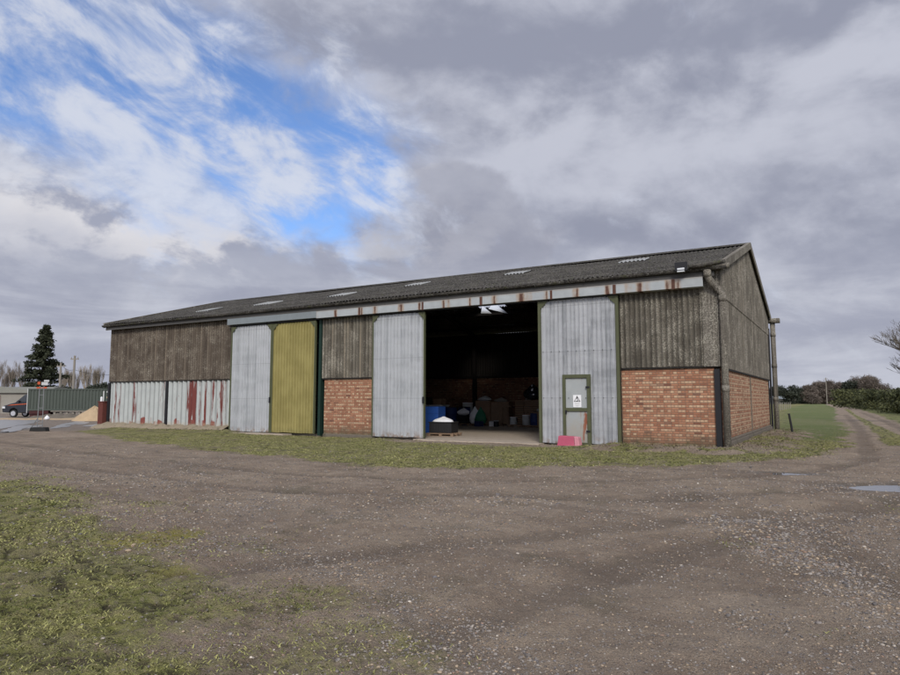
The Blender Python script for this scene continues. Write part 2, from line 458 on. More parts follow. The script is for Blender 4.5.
# ------------------------------------------------------------------ ground masks (world metres)
FG_GRASS = [(-30, -30), (-30, -14.0), (-15.5, -15.6), (-9.6, -15.3), (-6.2, -16.2), (-3.0, -17.0), (-1.5, -18.1), (-.45, -18.7), (.4, -19.1), (1.2, -19.8), (1.2, -30)]
STRIP = [(-32, -1.2), (-29, -3.6), (-23.5, -5.6), (-17, -7.4), (-11, -8.7), (-7.4, -9.5), (-5.3, -9.6), (-3.2, -8.8), (-1.4, -7.2), (.4, -5.4), (1.5, -3.9), (2.4, -2.2), (3.3, 1.8), (3.65, 7), (3.7, 14), (3.4, 25), (2.9, 38), (2.3, 110), (-1, 215), (-12, 570), (-600, 900), (-600, 24), (-60, 24), (-33, 20), (-32, 10)]
MEDIAN = [(4.6, 4.5), (5.4, 6), (5.6, 12), (5.45, 20), (5.1, 30), (4.6, 60), (4.0, 110), (3.4, 110), (3.9, 60), (4.45, 30), (4.6, 20), (4.5, 12)]
VERGE = [(7.2, -2), (6.7, 8), (6.7, 20), (6.5, 35), (6.3, 60), (5.4, 110), (2, 220), (-8, 570), (400, 900), (400, -60), (9, -60), (6.6, -14)]
PUD = [((4.25, -7.80), (.95, .55), .55), ((2.28, -6.25), (.55, .24), .35), 
       ((-36.5, -2.2), (3.8, .5), -.60), ((-44, -3.2), (4.5, .5), -.60), ((-41.5, 3.8), (3.5, .5), -.6), ((-52, .0), (6, 1.0), -.60), ((-36.0, 1.6), (1.6, .3), -.6), ((-41, -.6), (5.5, .6), -.60), ((-47, 2.6), (5.5, .9), -.55), ((-36, -.3), (2.0, .3), -.6), ((-53, 3.8), (6, .7), -.57), ((-33.5, -4.0), (2.4, .22), -.6)]
RUTS = [[(-2.2, -18.8), (-.5, -16.0), (2.0, -12.4), (4.6, -9.2)], [(2.5, -11.6), (3.1, -13.0), (3.35, -14.4), (3.78, -15.3), (4.4, -16.5)], [(-25, -9.0), (-14, -11.0), (-6, -11.6), (-1, -9.8), (2.2, -6.6), (3.9, -2), (4.0, 8), (4.1, 20), (3.5, 60)],
        [(-25, -11.2), (-13, -13.2), (-5, -13.6), (.6, -11.6), (4.0, -8), (5.9, -3), (6.1, 8), (6.0, 30), (5.2, 80)], [(1.0, -18.2), (1.8, -15), (3.4, -11.4), (5.2, -6.5)]]
def pud_e(x, y, c, rr, a):
    ca, sa = math.cos(a), math.sin(a); dx, dy = x - c[0], y - c[1]
    return np.hypot((dx * ca + dy * sa) / rr[0], (-dx * sa + dy * ca) / rr[1])
def masks(x, y):
    w = (fbm(x, y, .9, 4) - .5); w2 = fbm(x, y, .25, 3) - .5
    g1 = sstep(polydist(x, y, FG_GRASS) + w * 2.4 + w2 * 1.5, -1.4, 1.3)
    wst = 1.0 + 0 * x
    g2 = sstep(polydist(x, y, STRIP) + w * 1.5, -.45, .6)
    g3 = sstep(polydist(x, y, MEDIAN) + w * .5, -.2, .3) * .9
    g4 = sstep(polydist(x, y, VERGE) + w * 1.2, -.5, .6)
    bare = sstep(linedist(x, y, [(-10.7, -.6), (-5.9, -.6)]), 2.0, .7) * .75
    apron = sstep(linedist(x, y, [(-3, -.9), (.4, -1.0), (1.0, 1), (1.1, 14)]), 2.1, .5) * .75
    g2 = g2 * (1 - bare) * (1 - apron * sstep(fbm(x, y, 1.6, 3), .35, .55))
    yard = sstep(polydist(x, y, [(-200, 60), (-40, 30), (-32, 4), (-30, -3.2), (-36, -5.3), (-60, -4), (-200, -40)]), -.8, .8)
    g2 = g2 * (1 - yard) * (.62 + .38 * sstep(fbm(x, y, 1.1, 4, .6), .30, .52) * 1.0)
    g1 = g1 * (.72 + .28 * sstep(fbm(x + 40, y, 1.3, 4, .6), .30, .50))
    lush = sstep(polydist(x, y, [(.9, 6), (3.6, 6), (3.6, 60), (-3, 570), (-16, 570), (-6, 120), (-1, 40)]) + w * sstep(y, 60, 10), -1.0, 1.2) * sstep(y, 4, 9)
    lush = np.maximum(lush, .5 * g4)
    spot = lambda cx, cy, r: sstep(np.hypot(x - cx, (y - cy)) + w * r, r, r * .3)
    moss = np.maximum.reduce([spot(-3.36, -17.1, .7), spot(-2.0, -17.9, .4) * .5, spot(2.3, -14.0, .5) * .5, spot(3.2, -16.9, .35) * .5])
    g = np.maximum.reduce([g1, g2, g3, g4, moss * .55, spot(.7, -18.7, 1.0) * .45, spot(4.6, -10.2, 1.3) * .5,
                           .42 * sstep(polydist(x, y, [(-30, -15), (-30, -10), (-16, -12.4), (-9, -14.6), (-9, -16)]) + w * 2, -.8, 1.2)])
    rut = np.zeros_like(x)
    for rr in RUTS: rut = np.maximum(rut, sstep(linedist(x, y, rr) + w * .25, .38, .1))
    pd = np.zeros_like(x)
    for i, (c, rr, a) in enumerate(PUD):
        e = pud_e(x, y, c, rr, a) + w * (.5 if i < 2 else 1.5); pd = np.maximum(pd, sstep(e, 1.15, .85))
    damp = np.zeros_like(x)
    for i, (c, rr, a) in enumerate(PUD):
        e = pud_e(x, y, c, rr, a) + w * 1.0; damp = np.maximum(damp, sstep(e, 2.1, 1.0))
    damp = np.maximum(damp, yard * .5)
    stony = sstep(linedist(x, y, [(2.0, -12.6), (2.9, -14.0), (3.5, -15.5), (4.3, -16.6)]) + w * .5, .75, .2)
    stony = np.maximum(stony, .7 * sstep(linedist(x, y, [(-.4, -17.4), (.9, -17.9), (1.5, -18.6)]) + w, .8, .2))
    stony = np.maximum(stony, .5 * sstep(fbm(x, y, .7, 3), .55, .7))
    return g, lush, moss, rut, pd, damp, stony, yard
def height(x, y):
    g, lush, moss, rut, pd, damp, stony, yard = masks(x, y)
    near = sstep(np.hypot(x - CAM[0], y - CAM[1]), 70, 30)
    inside = sstep(y, -.35, .1) * sstep(x, .35, .0) * sstep(x, -32.2, -31.7) * sstep(y, 15.6, 15.2)
    h = (fbm(x, y, .33, 3) - .5) * .12 * near + (fbm(x, y, 3.1, 4, .6) - .5) * .05 * near + (fbm(x, y, 11., 3, .6) - .5) * .030 * near
    h += np.minimum(g, 1) * (fbm(x, y, 11, 4, .65) - .42) * .105 * near
    h -= rut * .035
    bank = sstep(linedist(x, y, [(-2.6, -.7), (.3, -.8), (.9, .4), (1.0, 14)]), 1.6, .2)
    h += bank * (.05 + fbm(x, y, 1.9, 3) * .14)
    bank2 = sstep(linedist(x, y, [(-31.5, -.5), (-22, -.5)]), 1.3, .2); h += bank2 * .09
    sill = sstep(y, -2.2, -.4) * sstep(y, .3, 0) * sstep(x, .5, .2)
    h = h * (1 - inside) - .08 * inside
    h = h * (1 - yard)
    for i in (0, 1):
        h = h * (1 - .9 * sstep(pud_e(x, y, *PUD[i]), 2.8, 1.2))
    h = h * (1 - pd) - .04 * pd * (1 - yard)
    return h

def axis_pts(lo, hi, a, b, d, grow=1.12):
    p = list(np.arange(a, b, d)); s = d; q = p[0]; L = []
    while q > lo: s *= grow if s < .42 else 1.07; q -= s; L.append(q)
    s = d; q = p[-1]; H = []
    while q < hi: s *= grow if s < .42 else 1.07; q += s; H.append(q)
    return np.array(L[::-1] + p + H)
xs = axis_pts(-2500, 2500, -4.2, 5.0, .030, 1.012)
ys = axis_pts(-400, 4000, -20.0, -13.5, .030, 1.011)
# keep the mesh from becoming too dense far away
X, Y = np.meshgrid(xs, ys, indexing='ij')
xf, yf = X.ravel(), Y.ravel()
print('ground grid', X.shape)
g, lush, moss, rut, pd, damp, stony, yard = masks(xf, yf)
Z = height(xf, yf)
nx, ny = X.shape
i0 = (np.arange(nx - 1)[:, None] * ny + np.arange(ny - 1)[None, :]).ravel()
faces = np.stack([i0, i0 + ny, i0 + ny + 1, i0 + 1], 1)
def ground_fn(t, b):
    c = t.coord(); x, y, z = t.xyz(c)
    m1, _ = t.attr('tint'); gr, lu, mo = t.xyz(m1)
    m2, _ = t.attr('tint2'); ru, da, ya = t.xyz(m2)
    n0 = t.noise(c, .45, 4, .6); n1 = t.noise(c, 2.6, 5, .65); n2 = t.noise(c, 14, 5, .7); n3 = t.noise(c, 70, 3, .7)
    mud = t.mix((n0 * .6 + n1 * .6).step(.42, .78), (.215, .162, .118), (.350, .278, .205))
    mud = t.mix(n2.step(.5, .75) * .5, mud, (.29, .245, .19))
    mud = t.mix(n2.step(.42, .25) * .6, mud, (.080, .062, .047))
    mud = t.mulc(mud, .25 + n3 * 1.5)
    mud = t.mix(t.noise(c, .7, 5, .6).step(.50, .66) * .35, mud, (.150, .118, .090))
    mud = t.mix(t.noise(t.addc(c, t.comb(31.0, 7.0, 0.0)), .55, 5, .6).step(.50, .66) * .30, mud, (.29, .245, .20))
    # small chips pressed into the mud
    vd = t.vor(c, 34); vc = t.vor(c, 34, out=1)
    cr, cg, cb = t.xyz(vc)
    chip = (vd + n3 * .15).step(.36, .26) * cr.step(.70, .76) 
    mud = t.mix(chip * .8, mud, t.mix(cg, (.10, .085, .075), (.50, .43, .35)))
    vd2 = t.vor(c, 75); c2, c3, _ = t.xyz(t.vor(c, 75, out=1))
    mud = t.mix(vd2.step(.4, .3) * c2.step(.66, .72) * .85, mud, t.mix(c3, (.055, .048, .042), (.50, .44, .37)))
    mud = t.mix((t.noise(t.comb(x * .22, y * 1.5, 2.2), 1.0, 5, .6)).step(.50, .68) * .40, mud, (.150, .116, .088))
    mud = t.mix(ru * (.35 + n1 * .4), mud, (.145, .113, .086))
    mud = t.mix(t.noise(c, 1.1, 4).step(.55, .68) * .35, mud, (.085, .078, .045))
    dry = t.mix(n1.step(.35, .65), (.150, .160, .042), (.270, .255, .095))
    dry = t.mix(n2.step(.52, .70), dry, (.27, .24, .145))
    dry = t.mix(n2.step(.50, .36) * .8, dry, (.055, .046, .028))
    dry = t.mix(t.noise(c, .9, 4).step(.50, .64) * .45, dry, (.155, .128, .095))
    cl_, _ = t.attr('tint3'); ck, _y, _z = t.xyz(cl_)
    dry = t.mix(ck.step(.50, .34) * .8, dry, (.050, .042, .026))
    dry = t.mix(ck.step(.52, .68) * .6, dry, (.260, .228, .115))
    dry = t.mulc(dry, .6 + n3 * .8)
    luc = t.mix(n2, (.095, .125, .040), (.150, .172, .062))
    luc = t.mix(t.noise(c, .05, 3).step(.48, .62) * .5, luc, (.20, .185, .095))
    gc = t.mix(lu, dry, luc)
    gc = t.mix(mo * .8, gc, (.25, .22, .045))
    k = t.mix((gr + (n1 - .5) * .9 + (n2 - .5) * .8).step(.28, .72), mud, gc)
    yc = t.mix(n1, (.20, .16, .125), (.33, .27, .21))
    k = t.mix(ya * .8, k, yc)
    k = t.mix(da * .55 * (.4 + n1), k, (.085, .073, .060))
    far = t.noise(t.comb(x * .02, y * .004, 0.0), 1.0, 3)
    setc(t, b, k)
    rg = .95 - (da * n1.step(.35, .6)) * .72
    t.put(rg, b.inputs['Roughness']); b.inputs['Specular IOR Level'].default_value = .25
    bump(t, b, n2 * 1.0 + n3 * .9 + chip * .7 + n1 * .8, 1.0, .045)
M['ground'] = material('muddy_yard_and_grass', ground_fn)
go = np_mesh('ground', np.stack([xf, yf, Z], 1), faces, 'ground', np.stack([np.clip(g, 0, 1), lush, moss], 1), smooth=True)
a2 = go.data.color_attributes.new('tint2', 'FLOAT_COLOR', 'POINT')
cc = np.ones((len(xf), 4), np.float32); cc[:, 0] = rut; cc[:, 1] = np.clip(damp, 0, 1); cc[:, 2] = yard
a2.data.foreach_set('color', cc.ravel())
a3 = go.data.color_attributes.new('tint3', 'FLOAT_COLOR', 'POINT'); cc[:, 0] = fbm(xf, yf, 11, 4, .65); a3.data.foreach_set('color', cc.ravel()); tag(go, kind='structure')
for i, (c, rr, a) in enumerate(PUD):
    m = MB(); n = 48; e = 1.25 if i < 2 else 1.25; vs_ = []
    for k in range(n):
        q = 2 * PI * k / n; ee = e * (1 if i < 2 else 1 + .28 * math.sin(3 * q + i) + .07 * math.sin(7 * q + 2 * i) + .03 * math.sin(13 * q))
        X_, Y_ = ee * rr[0] * math.cos(q), ee * rr[1] * math.sin(q)
        vs_.append((c[0] + X_ * math.cos(a) - Y_ * math.sin(a), c[1] + X_ * math.sin(a) + Y_ * math.cos(a), -.018 if i < 2 else .002 + .0013 * i))
    m.add(vs_, [tuple(range(n))])
    tag(m.build('puddle_water', 'water' if i < 2 else 'ruffled'), kind='structure')

# ------------------------------------------------------------------ stones and grass
def hidden(x, y):
    return (x < .3) & (x > -31.9) & (y > -.3)
def wedge(n, dmin, dmax, p=1.6, spread=.74):
    u = rs.rand(n); d = dmin * (dmax / dmin) ** (u ** (1 / p)); a = (rs.rand(n) * 2 - 1) * spread
    return CAM[0] + d * (np.sin(a) * R[0] + np.cos(a) * F[0]), CAM[1] + d * (np.sin(a) * R[1] + np.cos(a) * F[1]), d
ph = (1 + 5 ** .5) / 2
ICO = np.array([(-1, ph, 0), (1, ph, 0), (-1, -ph, 0), (1, -ph, 0), (0, -1, ph), (0, 1, ph), (0, -1, -ph), (0, 1, -ph), (ph, 0, -1), (ph, 0, 1), (-ph, 0, -1), (-ph, 0, 1)]) / 1.9
ICF = np.array([(0, 11, 5), (0, 5, 1), (0, 1, 7), (0, 7, 10), (0, 10, 11), (1, 5, 9), (5, 11, 4), (11, 10, 2), (10, 7, 6), (7, 1, 8), (3, 9, 4), (3, 4, 2), (3, 2, 6), (3, 6, 8), (3, 8, 9), (4, 9, 5), (2, 4, 11), (6, 2, 10), (8, 6, 7), (9, 8, 1)])
def stones():
    x, y, d = wedge(420000, 2.4, 26, 1.5)
    g, lush, moss, rut, pd, damp, stony, yard = masks(x, y)
    dens = (.15 + stony * .34 + .16 * sstep(fbm(x, y, 2.3, 3), .5, .65)) * (1 - .88 * np.clip(g, 0, 1)) * (1 - .8 * pd)
    keep = (rs.rand(len(x)) < dens) & ~hidden(x, y); x, y, st, d = x[keep], y[keep], stony[keep], d[keep]
    n = len(x); print('stones', n)
    s = (.0032 + .0075 * rs.rand(n) ** 4 + .010 * (rs.rand(n) < .004) + st * .008 * rs.rand(n) ** 3) * np.clip(d / 6, 1, 1.7)
    z = height(x, y)
    v = ICO[None] * (1 + (rs.rand(n, 12, 3) - .5) * .55)
    v = v * (s[:, None] * np.stack([1 + rs.rand(n) * .7, .8 + rs.rand(n) * .5, .45 + rs.rand(n) * .35], 1))[:, None, :]
    a = rs.rand(n) * 2 * PI; ca, sa = np.cos(a)[:, None], np.sin(a)[:, None]
    vx = v[..., 0] * ca - v[..., 1] * sa + x[:, None]; vy = v[..., 0] * sa + v[..., 1] * ca + y[:, None]
    vz = v[..., 2] + (z + s * .1)[:, None]
    V_ = np.stack([vx, vy, vz], 2).reshape(-1, 3); F_ = (ICF[None] + (np.arange(n) * 12)[:, None, None]).reshape(-1, 3)
    pal = np.array([(.17, .15, .135), (.24, .215, .19), (.11, .10, .095), (.34, .30, .25), (.30, .235, .165), (.24, .165, .12), (.50, .45, .38), (.15, .14, .14)])
    w = np.array([.30, .27, .12, .05, .18, .045, .004, .031]); w /= w.sum()
    col = pal[rs.choice(len(pal), n, p=w)] * (.7 + rs.rand(n, 1) * .55)
    tag(np_mesh('gravel_stones', V_, F_, 'stone', np.repeat(col, 12, 0)), 'loose grey, buff and white stones pressed into the brown yard', 'gravel', kind='stuff')
    # a few larger stones singled out near the camera are part of the same gravel
stones()
def blades(name, n, dmin, dmax, hmul, mat, sel, label, cat):
    x, y, d = wedge(n, dmin, dmax, 1.5)
    dens = sel(x, y); keep = (rs.rand(n) < dens) & ~hidden(x, y); x, y, d = x[keep], y[keep], d[keep]; n = len(x); print(name, n)
    z = height(x, y); a = rs.rand(n) * 2 * PI; sc = np.clip(d / 5, 1, 2.6)
    h = hmul * (.35 + 1.0 * rs.rand(n) ** 1.6) * (1 + .25 * (sc - 1)); w = .0028 * sc * (1 + rs.rand(n))
    lean = 1.1 + rs.rand(n) * 1.3; b = rs.rand(n) * 2 * PI
    wx, wy = np.cos(a) * w, np.sin(a) * w; lx, ly = np.cos(b) * lean * h, np.sin(b) * lean * h
    z -= .004
    v = np.stack([np.stack([x - wx, y - wy, z], 1), np.stack([x + wx, y + wy, z], 1),
                  np.stack([x + lx * .45 + wx * .7, y + ly * .45 + wy * .7, z + h * .7], 1), np.stack([x + lx * .45 - wx * .7, y + ly * .45 - wy * .7, z + h * .7], 1),
                  np.stack([x + lx, y + ly, z + h * .85], 1)], 1).reshape(-1, 3)
    k = np.arange(n) * 5
    f = np.concatenate([np.stack([k, k + 1, k + 2], 1), np.stack([k, k + 2, k + 3], 1), np.stack([k + 3, k + 2, k + 4], 1)])
    tt = np.clip(rs.rand(n) * .8 + (fbm(x, y, 1.5, 3) - .4), 0, 1)
    tag(np_mesh(name, v, f, mat, np.repeat(tt, 5)), label, cat, kind='stuff')
def selg(x, y):
    g = masks(x, y)[0]; return np.clip((g - .12) * 1.1, 0, 1) ** 1.2 * sstep(fbm(x, y, 2.6, 4, .6), .34, .56)
blades('short_grass', 700000, 2.4, 32, .017, 'grass', selg, 'short matted green and straw coloured grass over the yard edges', 'grass')
def selw(x, y):
    return sstep(linedist(x, y, [(-31.5, -.7), (-22, -.7)]), .9, .1) * .8 + sstep(linedist(x, y, [(-3, -.9), (.4, -1.0), (1.0, .5), (1.0, 14)]), 1.2, .2) * .9 + .25 * sstep(linedist(x, y, [(-22, -.7), (-10.8, -.7)]), .8, .1)
blades('dead_weeds', 150000, 16, 45, .036, 'straw', selw, 'dead straw coloured weeds and litter along the foot of the barn walls', 'weeds')

# ------------------------------------------------------------------ the barn
barn = thing('barn', 'long farm barn of grey corrugated sheet over brick with a low pitched mossy roof', 'barn')
XL, XR, YB = -31.9, .18, 15.2
Z0, SL, YR = 5.74, .285, 7.6      # roof: height at y=-.35, slope, ridge
def roofz(y): return Z0 + SL * ((y + .35) if y <= YR else (2 * YR + .35 - y))
def corr(m, u0, u1, zlo, zhi, put, pitch, depth, nz=1, kind='sin', mi=0, per=8):
    n = max(2, int(round((u1 - u0) / pitch * per)))
    def fn(i, j):
        u = u0 + (u1 - u0) * i / n; ph_ = (u / pitch) % 1.0
        if kind == 'sin': o = math.cos(2 * PI * ph_) * depth / 2
        else:
            q = abs(ph_ - .5) * 2; o = depth * (min(1, max(0, (q - .78) / .12)) - .5) if kind == 'rib' else depth * (min(1, max(0, (q - .4) / .2)) - .5)
        zl = zlo(u) if callable(zlo) else zlo; zh = zhi(u) if callable(zhi) else zhi
        return put(u, o, zl + (zh - zl) * j / nz)
    m.grid(n, nz, fn, mi)
front = lambda y: (lambda u, o, z: (u, y - o, z))
jit = lambda s, a, p: (lambda u: s + a * (vnoise(np.array([u * p]), np.array([3.3]))[0] - .5))
# upper cladding panels
def clad(x0, x1, z0, z1, mat, y=0.0):
    m = MB(); corr(m, x0, x1, z0, z1, front(y), .172, .062, 2); return m.build('wall_cladding', mat, barn, True)
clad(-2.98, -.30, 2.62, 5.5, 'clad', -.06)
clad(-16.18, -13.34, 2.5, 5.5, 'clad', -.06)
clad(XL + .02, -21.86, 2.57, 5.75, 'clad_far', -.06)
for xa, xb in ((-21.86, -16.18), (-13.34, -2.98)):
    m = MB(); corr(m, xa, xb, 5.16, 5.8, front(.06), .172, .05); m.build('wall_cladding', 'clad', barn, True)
# corner flat trim
m = MB(); m.box((-.295, -.10, 2.60), (XR + .06, -.03, 5.80)); m.box((-.30, -.115, 2.60), (-.27, -.03, 5.6)); m.box((XR - .035, -.13, 2.6), (XR + .0, -.03, 5.8)); m.build('corner_trim', 'pipe', barn, bevel=.006)
# flashing lines under the cladding
for a, b, z in ((-2.98, XR, 2.60), (-16.18, -13.34, 2.48), (XL, -21.86, 2.55)):
    m = MB(); m.box((a, -.065, z - .03), (b, .01, z + .01)); m.build('sill_rail', 'dark', barn)
# lower walls
def wall(x0, x1, z1, mat='brick', y0=0.0, y1=.22, z0=-.2):
    m = MB(); m.box((x0, y0, z0), (x1, y1, z1)); return m.build('brick_wall', mat, barn)
wall(-2.98, -.02, 2.56); wall(.06 + .10, XR, 2.56, y0=.002); wall(-16.1, -13.34, 2.44)
m = MB(); corr(m, XL + .17, -26.92, .24, 2.54, front(.0), .37, .10, 4, 'sin'); corr(m, -26.7, -21.86, .24, 2.54, front(.0), .37, .10, 4, 'sin'); m.build('lower_sheeting', 'redwhite', barn)
m = MB(); m.box((XL - .03, -.08, -.05), (XL + .15, .12, 2.5)); m.build('corner_post', 'black', barn)
m = MB(); m.box((-26.9, -.07, .05), (-26.72, .12, 2.5)); m.build('steel_post', 'black', barn)
m = MB(); m.box((-.012, -.09, -.02), (.15, .2, 2.52)); m.build('steel_post', 'black', barn)
m = MB(); m.box((-16.38, -.10, .0), (-16.24, .2, 5.15)); m.build('door_post', 'dkgreen', barn)
for x in (-21.9, -13.36, -3.02):
    m = MB(); m.box((x - .03, -.05, 0), (x + .05, .18, 5.2)); m.build('door_post', 'dark', barn)
m = MB(); n = 60
def pl(i, j):
    u = XL - .4 + (10.3) * i / n; prof = [(-.03, .29), (-.14, .30), (-.42 - .25 * vnoise(np.array([u * 1.3]), np.array([.5]))[0], .14), (-1.1, -.1)][j]
    return (u, prof[0] + .05 * math.sin(u * 3.1), prof[1] + .04 * math.sin(u * 5.3) + .03 * math.sin(u * 13))
m.grid(n, 3, pl); m.build('plinth', 'plinth', barn, True)
m = MB(); m.box((-3.3, -.10, -.1), (XR + .03, .01, .055)); m.build('plinth', 'plinth2', barn, bevel=.02); m = MB(); m.box((-16.1, -.07, -.1), (-13.3, -.004, .10)); m.build('plinth', 'plinth2', barn, bevel=.02)
m = MB(); m.prism([(-.45, -.55), (.55, -.75), (.9, -.1), (.7, .5), (.2, .4), (.2, -.12), (-.5, -.12)], -.05, .07, 'z'); m.build('plinth', 'plinth', barn, bevel=.03)
# gable wall (right)
gput = lambda x: (lambda u, o, z: (x + o, u, z))
m = MB(); m.box((XR - .22, .23, .3), (XR - .002, 7.30, 2.56)); m.build('brick_wall', 'brick_gable', barn)
m = MB(); m.box((XR - .22, 7.44, .3), (XR - .002, YB - .25, 2.56)); m.build('brick_wall', 'brick_gable', barn)
m = MB(); m.box((XR - .2, 7.305, .1), (XR + .03, 7.435, 2.58)); m.build('steel_post', 'plinth2', barn)
m = MB(); m.box((XR - .22, YB - .24, -.1), (XR + .03, YB, 2.6)); m.build('steel_post', 'black', barn)
m = MB(); m.box((XR - .22, .25, -.2), (XR + .10, YB - .05, .22)); m.box((XR - .2, .25, .222), (XR + .06, YB - .05, .30)); m.build('plinth', 'plinth2', barn, bevel=.015)
m = MB(); corr(m, -.06, YB, 2.58, 4.92, gput(XR + .05), .172, .052, 3); m.build('gable_cladding', 'clad_gable', barn, True)
m = MB(); corr(m, -.06, YB, 4.86, lambda u: roofz(u) + .02, gput(XR + .085), .172, .052, 3); m.build('gable_cladding', 'clad_gable', barn, True)
m = MB(); m.box((XR - .01, .0, 2.52), (XR + .05, YB, 2.575)); m.build('sill_rail', 'dark', barn)
# left gable and back wall
m = MB(); corr(m, 0, YB, .1, lambda u: roofz(u) - .05, gput(XL), .172, .052, 2); m.build('gable_cladding', 'clad_gable', barn, True)
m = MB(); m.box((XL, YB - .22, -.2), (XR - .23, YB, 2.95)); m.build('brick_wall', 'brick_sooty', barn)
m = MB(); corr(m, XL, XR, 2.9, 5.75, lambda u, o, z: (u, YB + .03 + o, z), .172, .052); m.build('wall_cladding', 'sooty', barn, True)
m = MB(); m.box((XL + .3, .23, -.05), (XR - .25, YB - .23, .045)); m.box((-11.0, -.62, -.06), (-5.75, .228, .04)); m.box((-22.2, -.75, -.06), (-17.8, -.2, .05)); m.build('concrete_floor', 'floor', barn)
# portal frames inside
for x in (-26.6, -21.9, -16.7, -11.1, -5.6, -.5):
    m = MB(); m.box((x - .1, YB - .48, .045), (x + .1, YB - .225, 5.7))
    for ya, yb in ((.2, YR), (YR, YB - .25)):
        za, zb = roofz(ya) - .5, roofz(yb) - .5
        m.add([(x + dx, yy, zz + dz) for dx in (-.08, .08) for yy, zz in ((ya, za), (yb, zb)) for dz in (0, .25)], [(0, 1, 3, 2), (4, 6, 7, 5), (0, 2, 6, 4), (1, 5, 7, 3), (0, 4, 5, 1), (2, 3, 7, 6)])
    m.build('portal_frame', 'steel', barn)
m = MB()
for y in (1.2, 3.2, 5.2, 7.0, 8.2, 10, 12, 14): m.box((XL + .1, y - .04, roofz(y) - .26), (XR - .1, y + .04, roofz(y) - .09))
m.box((XL + .2, YB - .3, 2.92), (XR - .3, YB - .225, 3.06)); m.build('purlins', 'steel', barn)
# roof: two corrugated slopes with rooflight sheets let in
LIGHTS = [(-4.45, -3.3, 5.0, 6.0), (-9.7, -8.6, 4.7, 5.7), (-14.9, -13.8, 4.2, 5.2), (-18.7, -17.6, 3.0, 4.1), (-23.4, -22.3, 2.5, 3.6), (-27.0, -26.0, 1.7, 2.8)]
RX0, RX1 = XL - .22, XR + .20
PN = .172; per = 6; NX = int((RX1 - RX0) / PN * per)
yfr = [-.35, 1.0, 2.3, 3.6, 4.9, 6.2, YR]
def roofpt(i, y, back=False, lift=0.):
    x = RX0 + (RX1 - RX0) * i / NX
    o = math.cos(2 * PI * x / PN) * .027
    yy = y if not back else 2 * YR - y
    sag = .012 * math.sin(x * 1.18) + .02 * math.sin(x * .37)
    return (x, yy, Z0 + SL * (y + .35) + o + lift + sag)
for back in (False, True):
    m = MB()
    for r in range(6):
        y0_, y1_ = yfr[r] - (.0 if r == 0 else .12), yfr[r + 1]
        lf = .005 if r % 2 else 0
        hole = (lambda i, j: RX0 + (RX1 - RX0) * i / NX > -14.62 and RX0 + (RX1 - RX0) * i / NX < -12.9) if (back and r in (3, 4)) else None
        m.grid(NX, 1, lambda i, j: roofpt(i, (y0_, y1_)[j], back, lf + .006 * (1 - j)), 0, hole)
    m.build('roof_sheeting', 'roof', barn, True)
for (xa, xb, ya, yb) in LIGHTS:
    m = MB(); n = int((xb - xa) / PN * per)
    def rp(i, j):
        x = xa + (xb - xa) * i / n; y = (ya, yb)[j]
        return (x, y, Z0 + SL * (y + .35) + math.cos(2 * PI * x / PN) * .027 + .045 + .012 * math.sin(x * 1.18) + .02 * math.sin(x * .37))
    m.grid(n, 1, rp); m.build('rooflight', 'skylight', barn, True)
# broken translucent sheet over the big opening (rear slope)
def back_piece(poly):
    m = MB()
    vs = [(x, y, Z0 + SL * (2 * YR + .35 - y) - dz) for x, y, dz in poly]
    m.add(vs, [tuple(range(len(vs)))]); return m.build('broken_rooflight', 'translucent', barn)
back_piece([(-14.5, 10.2, .05), (-14.0, 9.2, .05), (-13.2, 9.2, .05), (-13.35, 10.6, .05)])
back_piece([(-13.9, 11.4, .15), (-13.2, 10.7, .10), (-12.9, 11.9, .3)])
back_piece([(-14.6, 11.8, .2), (-14.1, 11.0, .1), (-13.9, 11.8, .25)])
# ridge, barge boards, eaves
m = MB(); m.tube([(RX0 - .02, YR, roofz(YR) + .01), (RX1 + .02, YR, roofz(YR) + .01)], .10, 8)
for s in (-1, 1): m.add([(RX0, YR, roofz(YR) + .09), (RX1, YR, roofz(YR) + .09), (RX1, YR + s * .28, roofz(YR) - .02), (RX0, YR + s * .28, roofz(YR) - .02)], [(0, 1, 2, 3)])
m.build('ridge_cap', 'roof', barn, True)
for xx in (RX1 - .02, RX0 - .02):
    m = MB()
    for ya, yb in ((-.38, YR), (YR, 2 * YR + .38)):
        za, zb = roofz(ya) if ya >= -.35 else Z0, roofz(yb) if yb < 15.55 else Z0
        for (w0, w1, d0, d1) in ((0, .05, -.17, .085), (-.10, .05, .0851, .105)):
            vs = [(xx + w, yy, zz + dz) for w in (w0, w1) for yy, zz in ((ya, za), (yb, zb)) for dz in (d0, d1)]
            m.add(vs, [(0, 1, 3, 2), (4, 6, 7, 5), (0, 2, 6, 4), (1, 5, 7, 3), (0, 4, 5, 1), (2, 3, 7, 6)])
    m.build('barge_board', 'pipe', barn)
m = MB(); n = 10
def gut(i, j):
    a = PI * j / 6; return ((-32.1, XR + .34)[i], -.43 - .085 * math.cos(a), 5.70 - .10 * math.sin(a))
m.grid(1, 6, gut); m.grid(1, 6, lambda i, j: ((-32.1, XR + .34)[i], -.43 - .07 * math.cos(PI * j / 6), 5.70 - .085 * math.sin(PI * j / 6)))
for x in np.arange(-31.5, .3, 1.83): m.tube([(x, -.43 - .1 * math.cos(PI * j / 6), 5.705 - .115 * math.sin(PI * j / 6)) for j in range(7)], .018, 5)
m.build('gutter', 'roof', barn)
m = MB(); m.box((XL - .05, -.345, 5.43), (XR - .05, -.31, 5.60)); m.box((XL - .05, -.33, 5.60), (XR - .05, .06, 5.66)); m.build('fascia_board', 'fascia', barn)
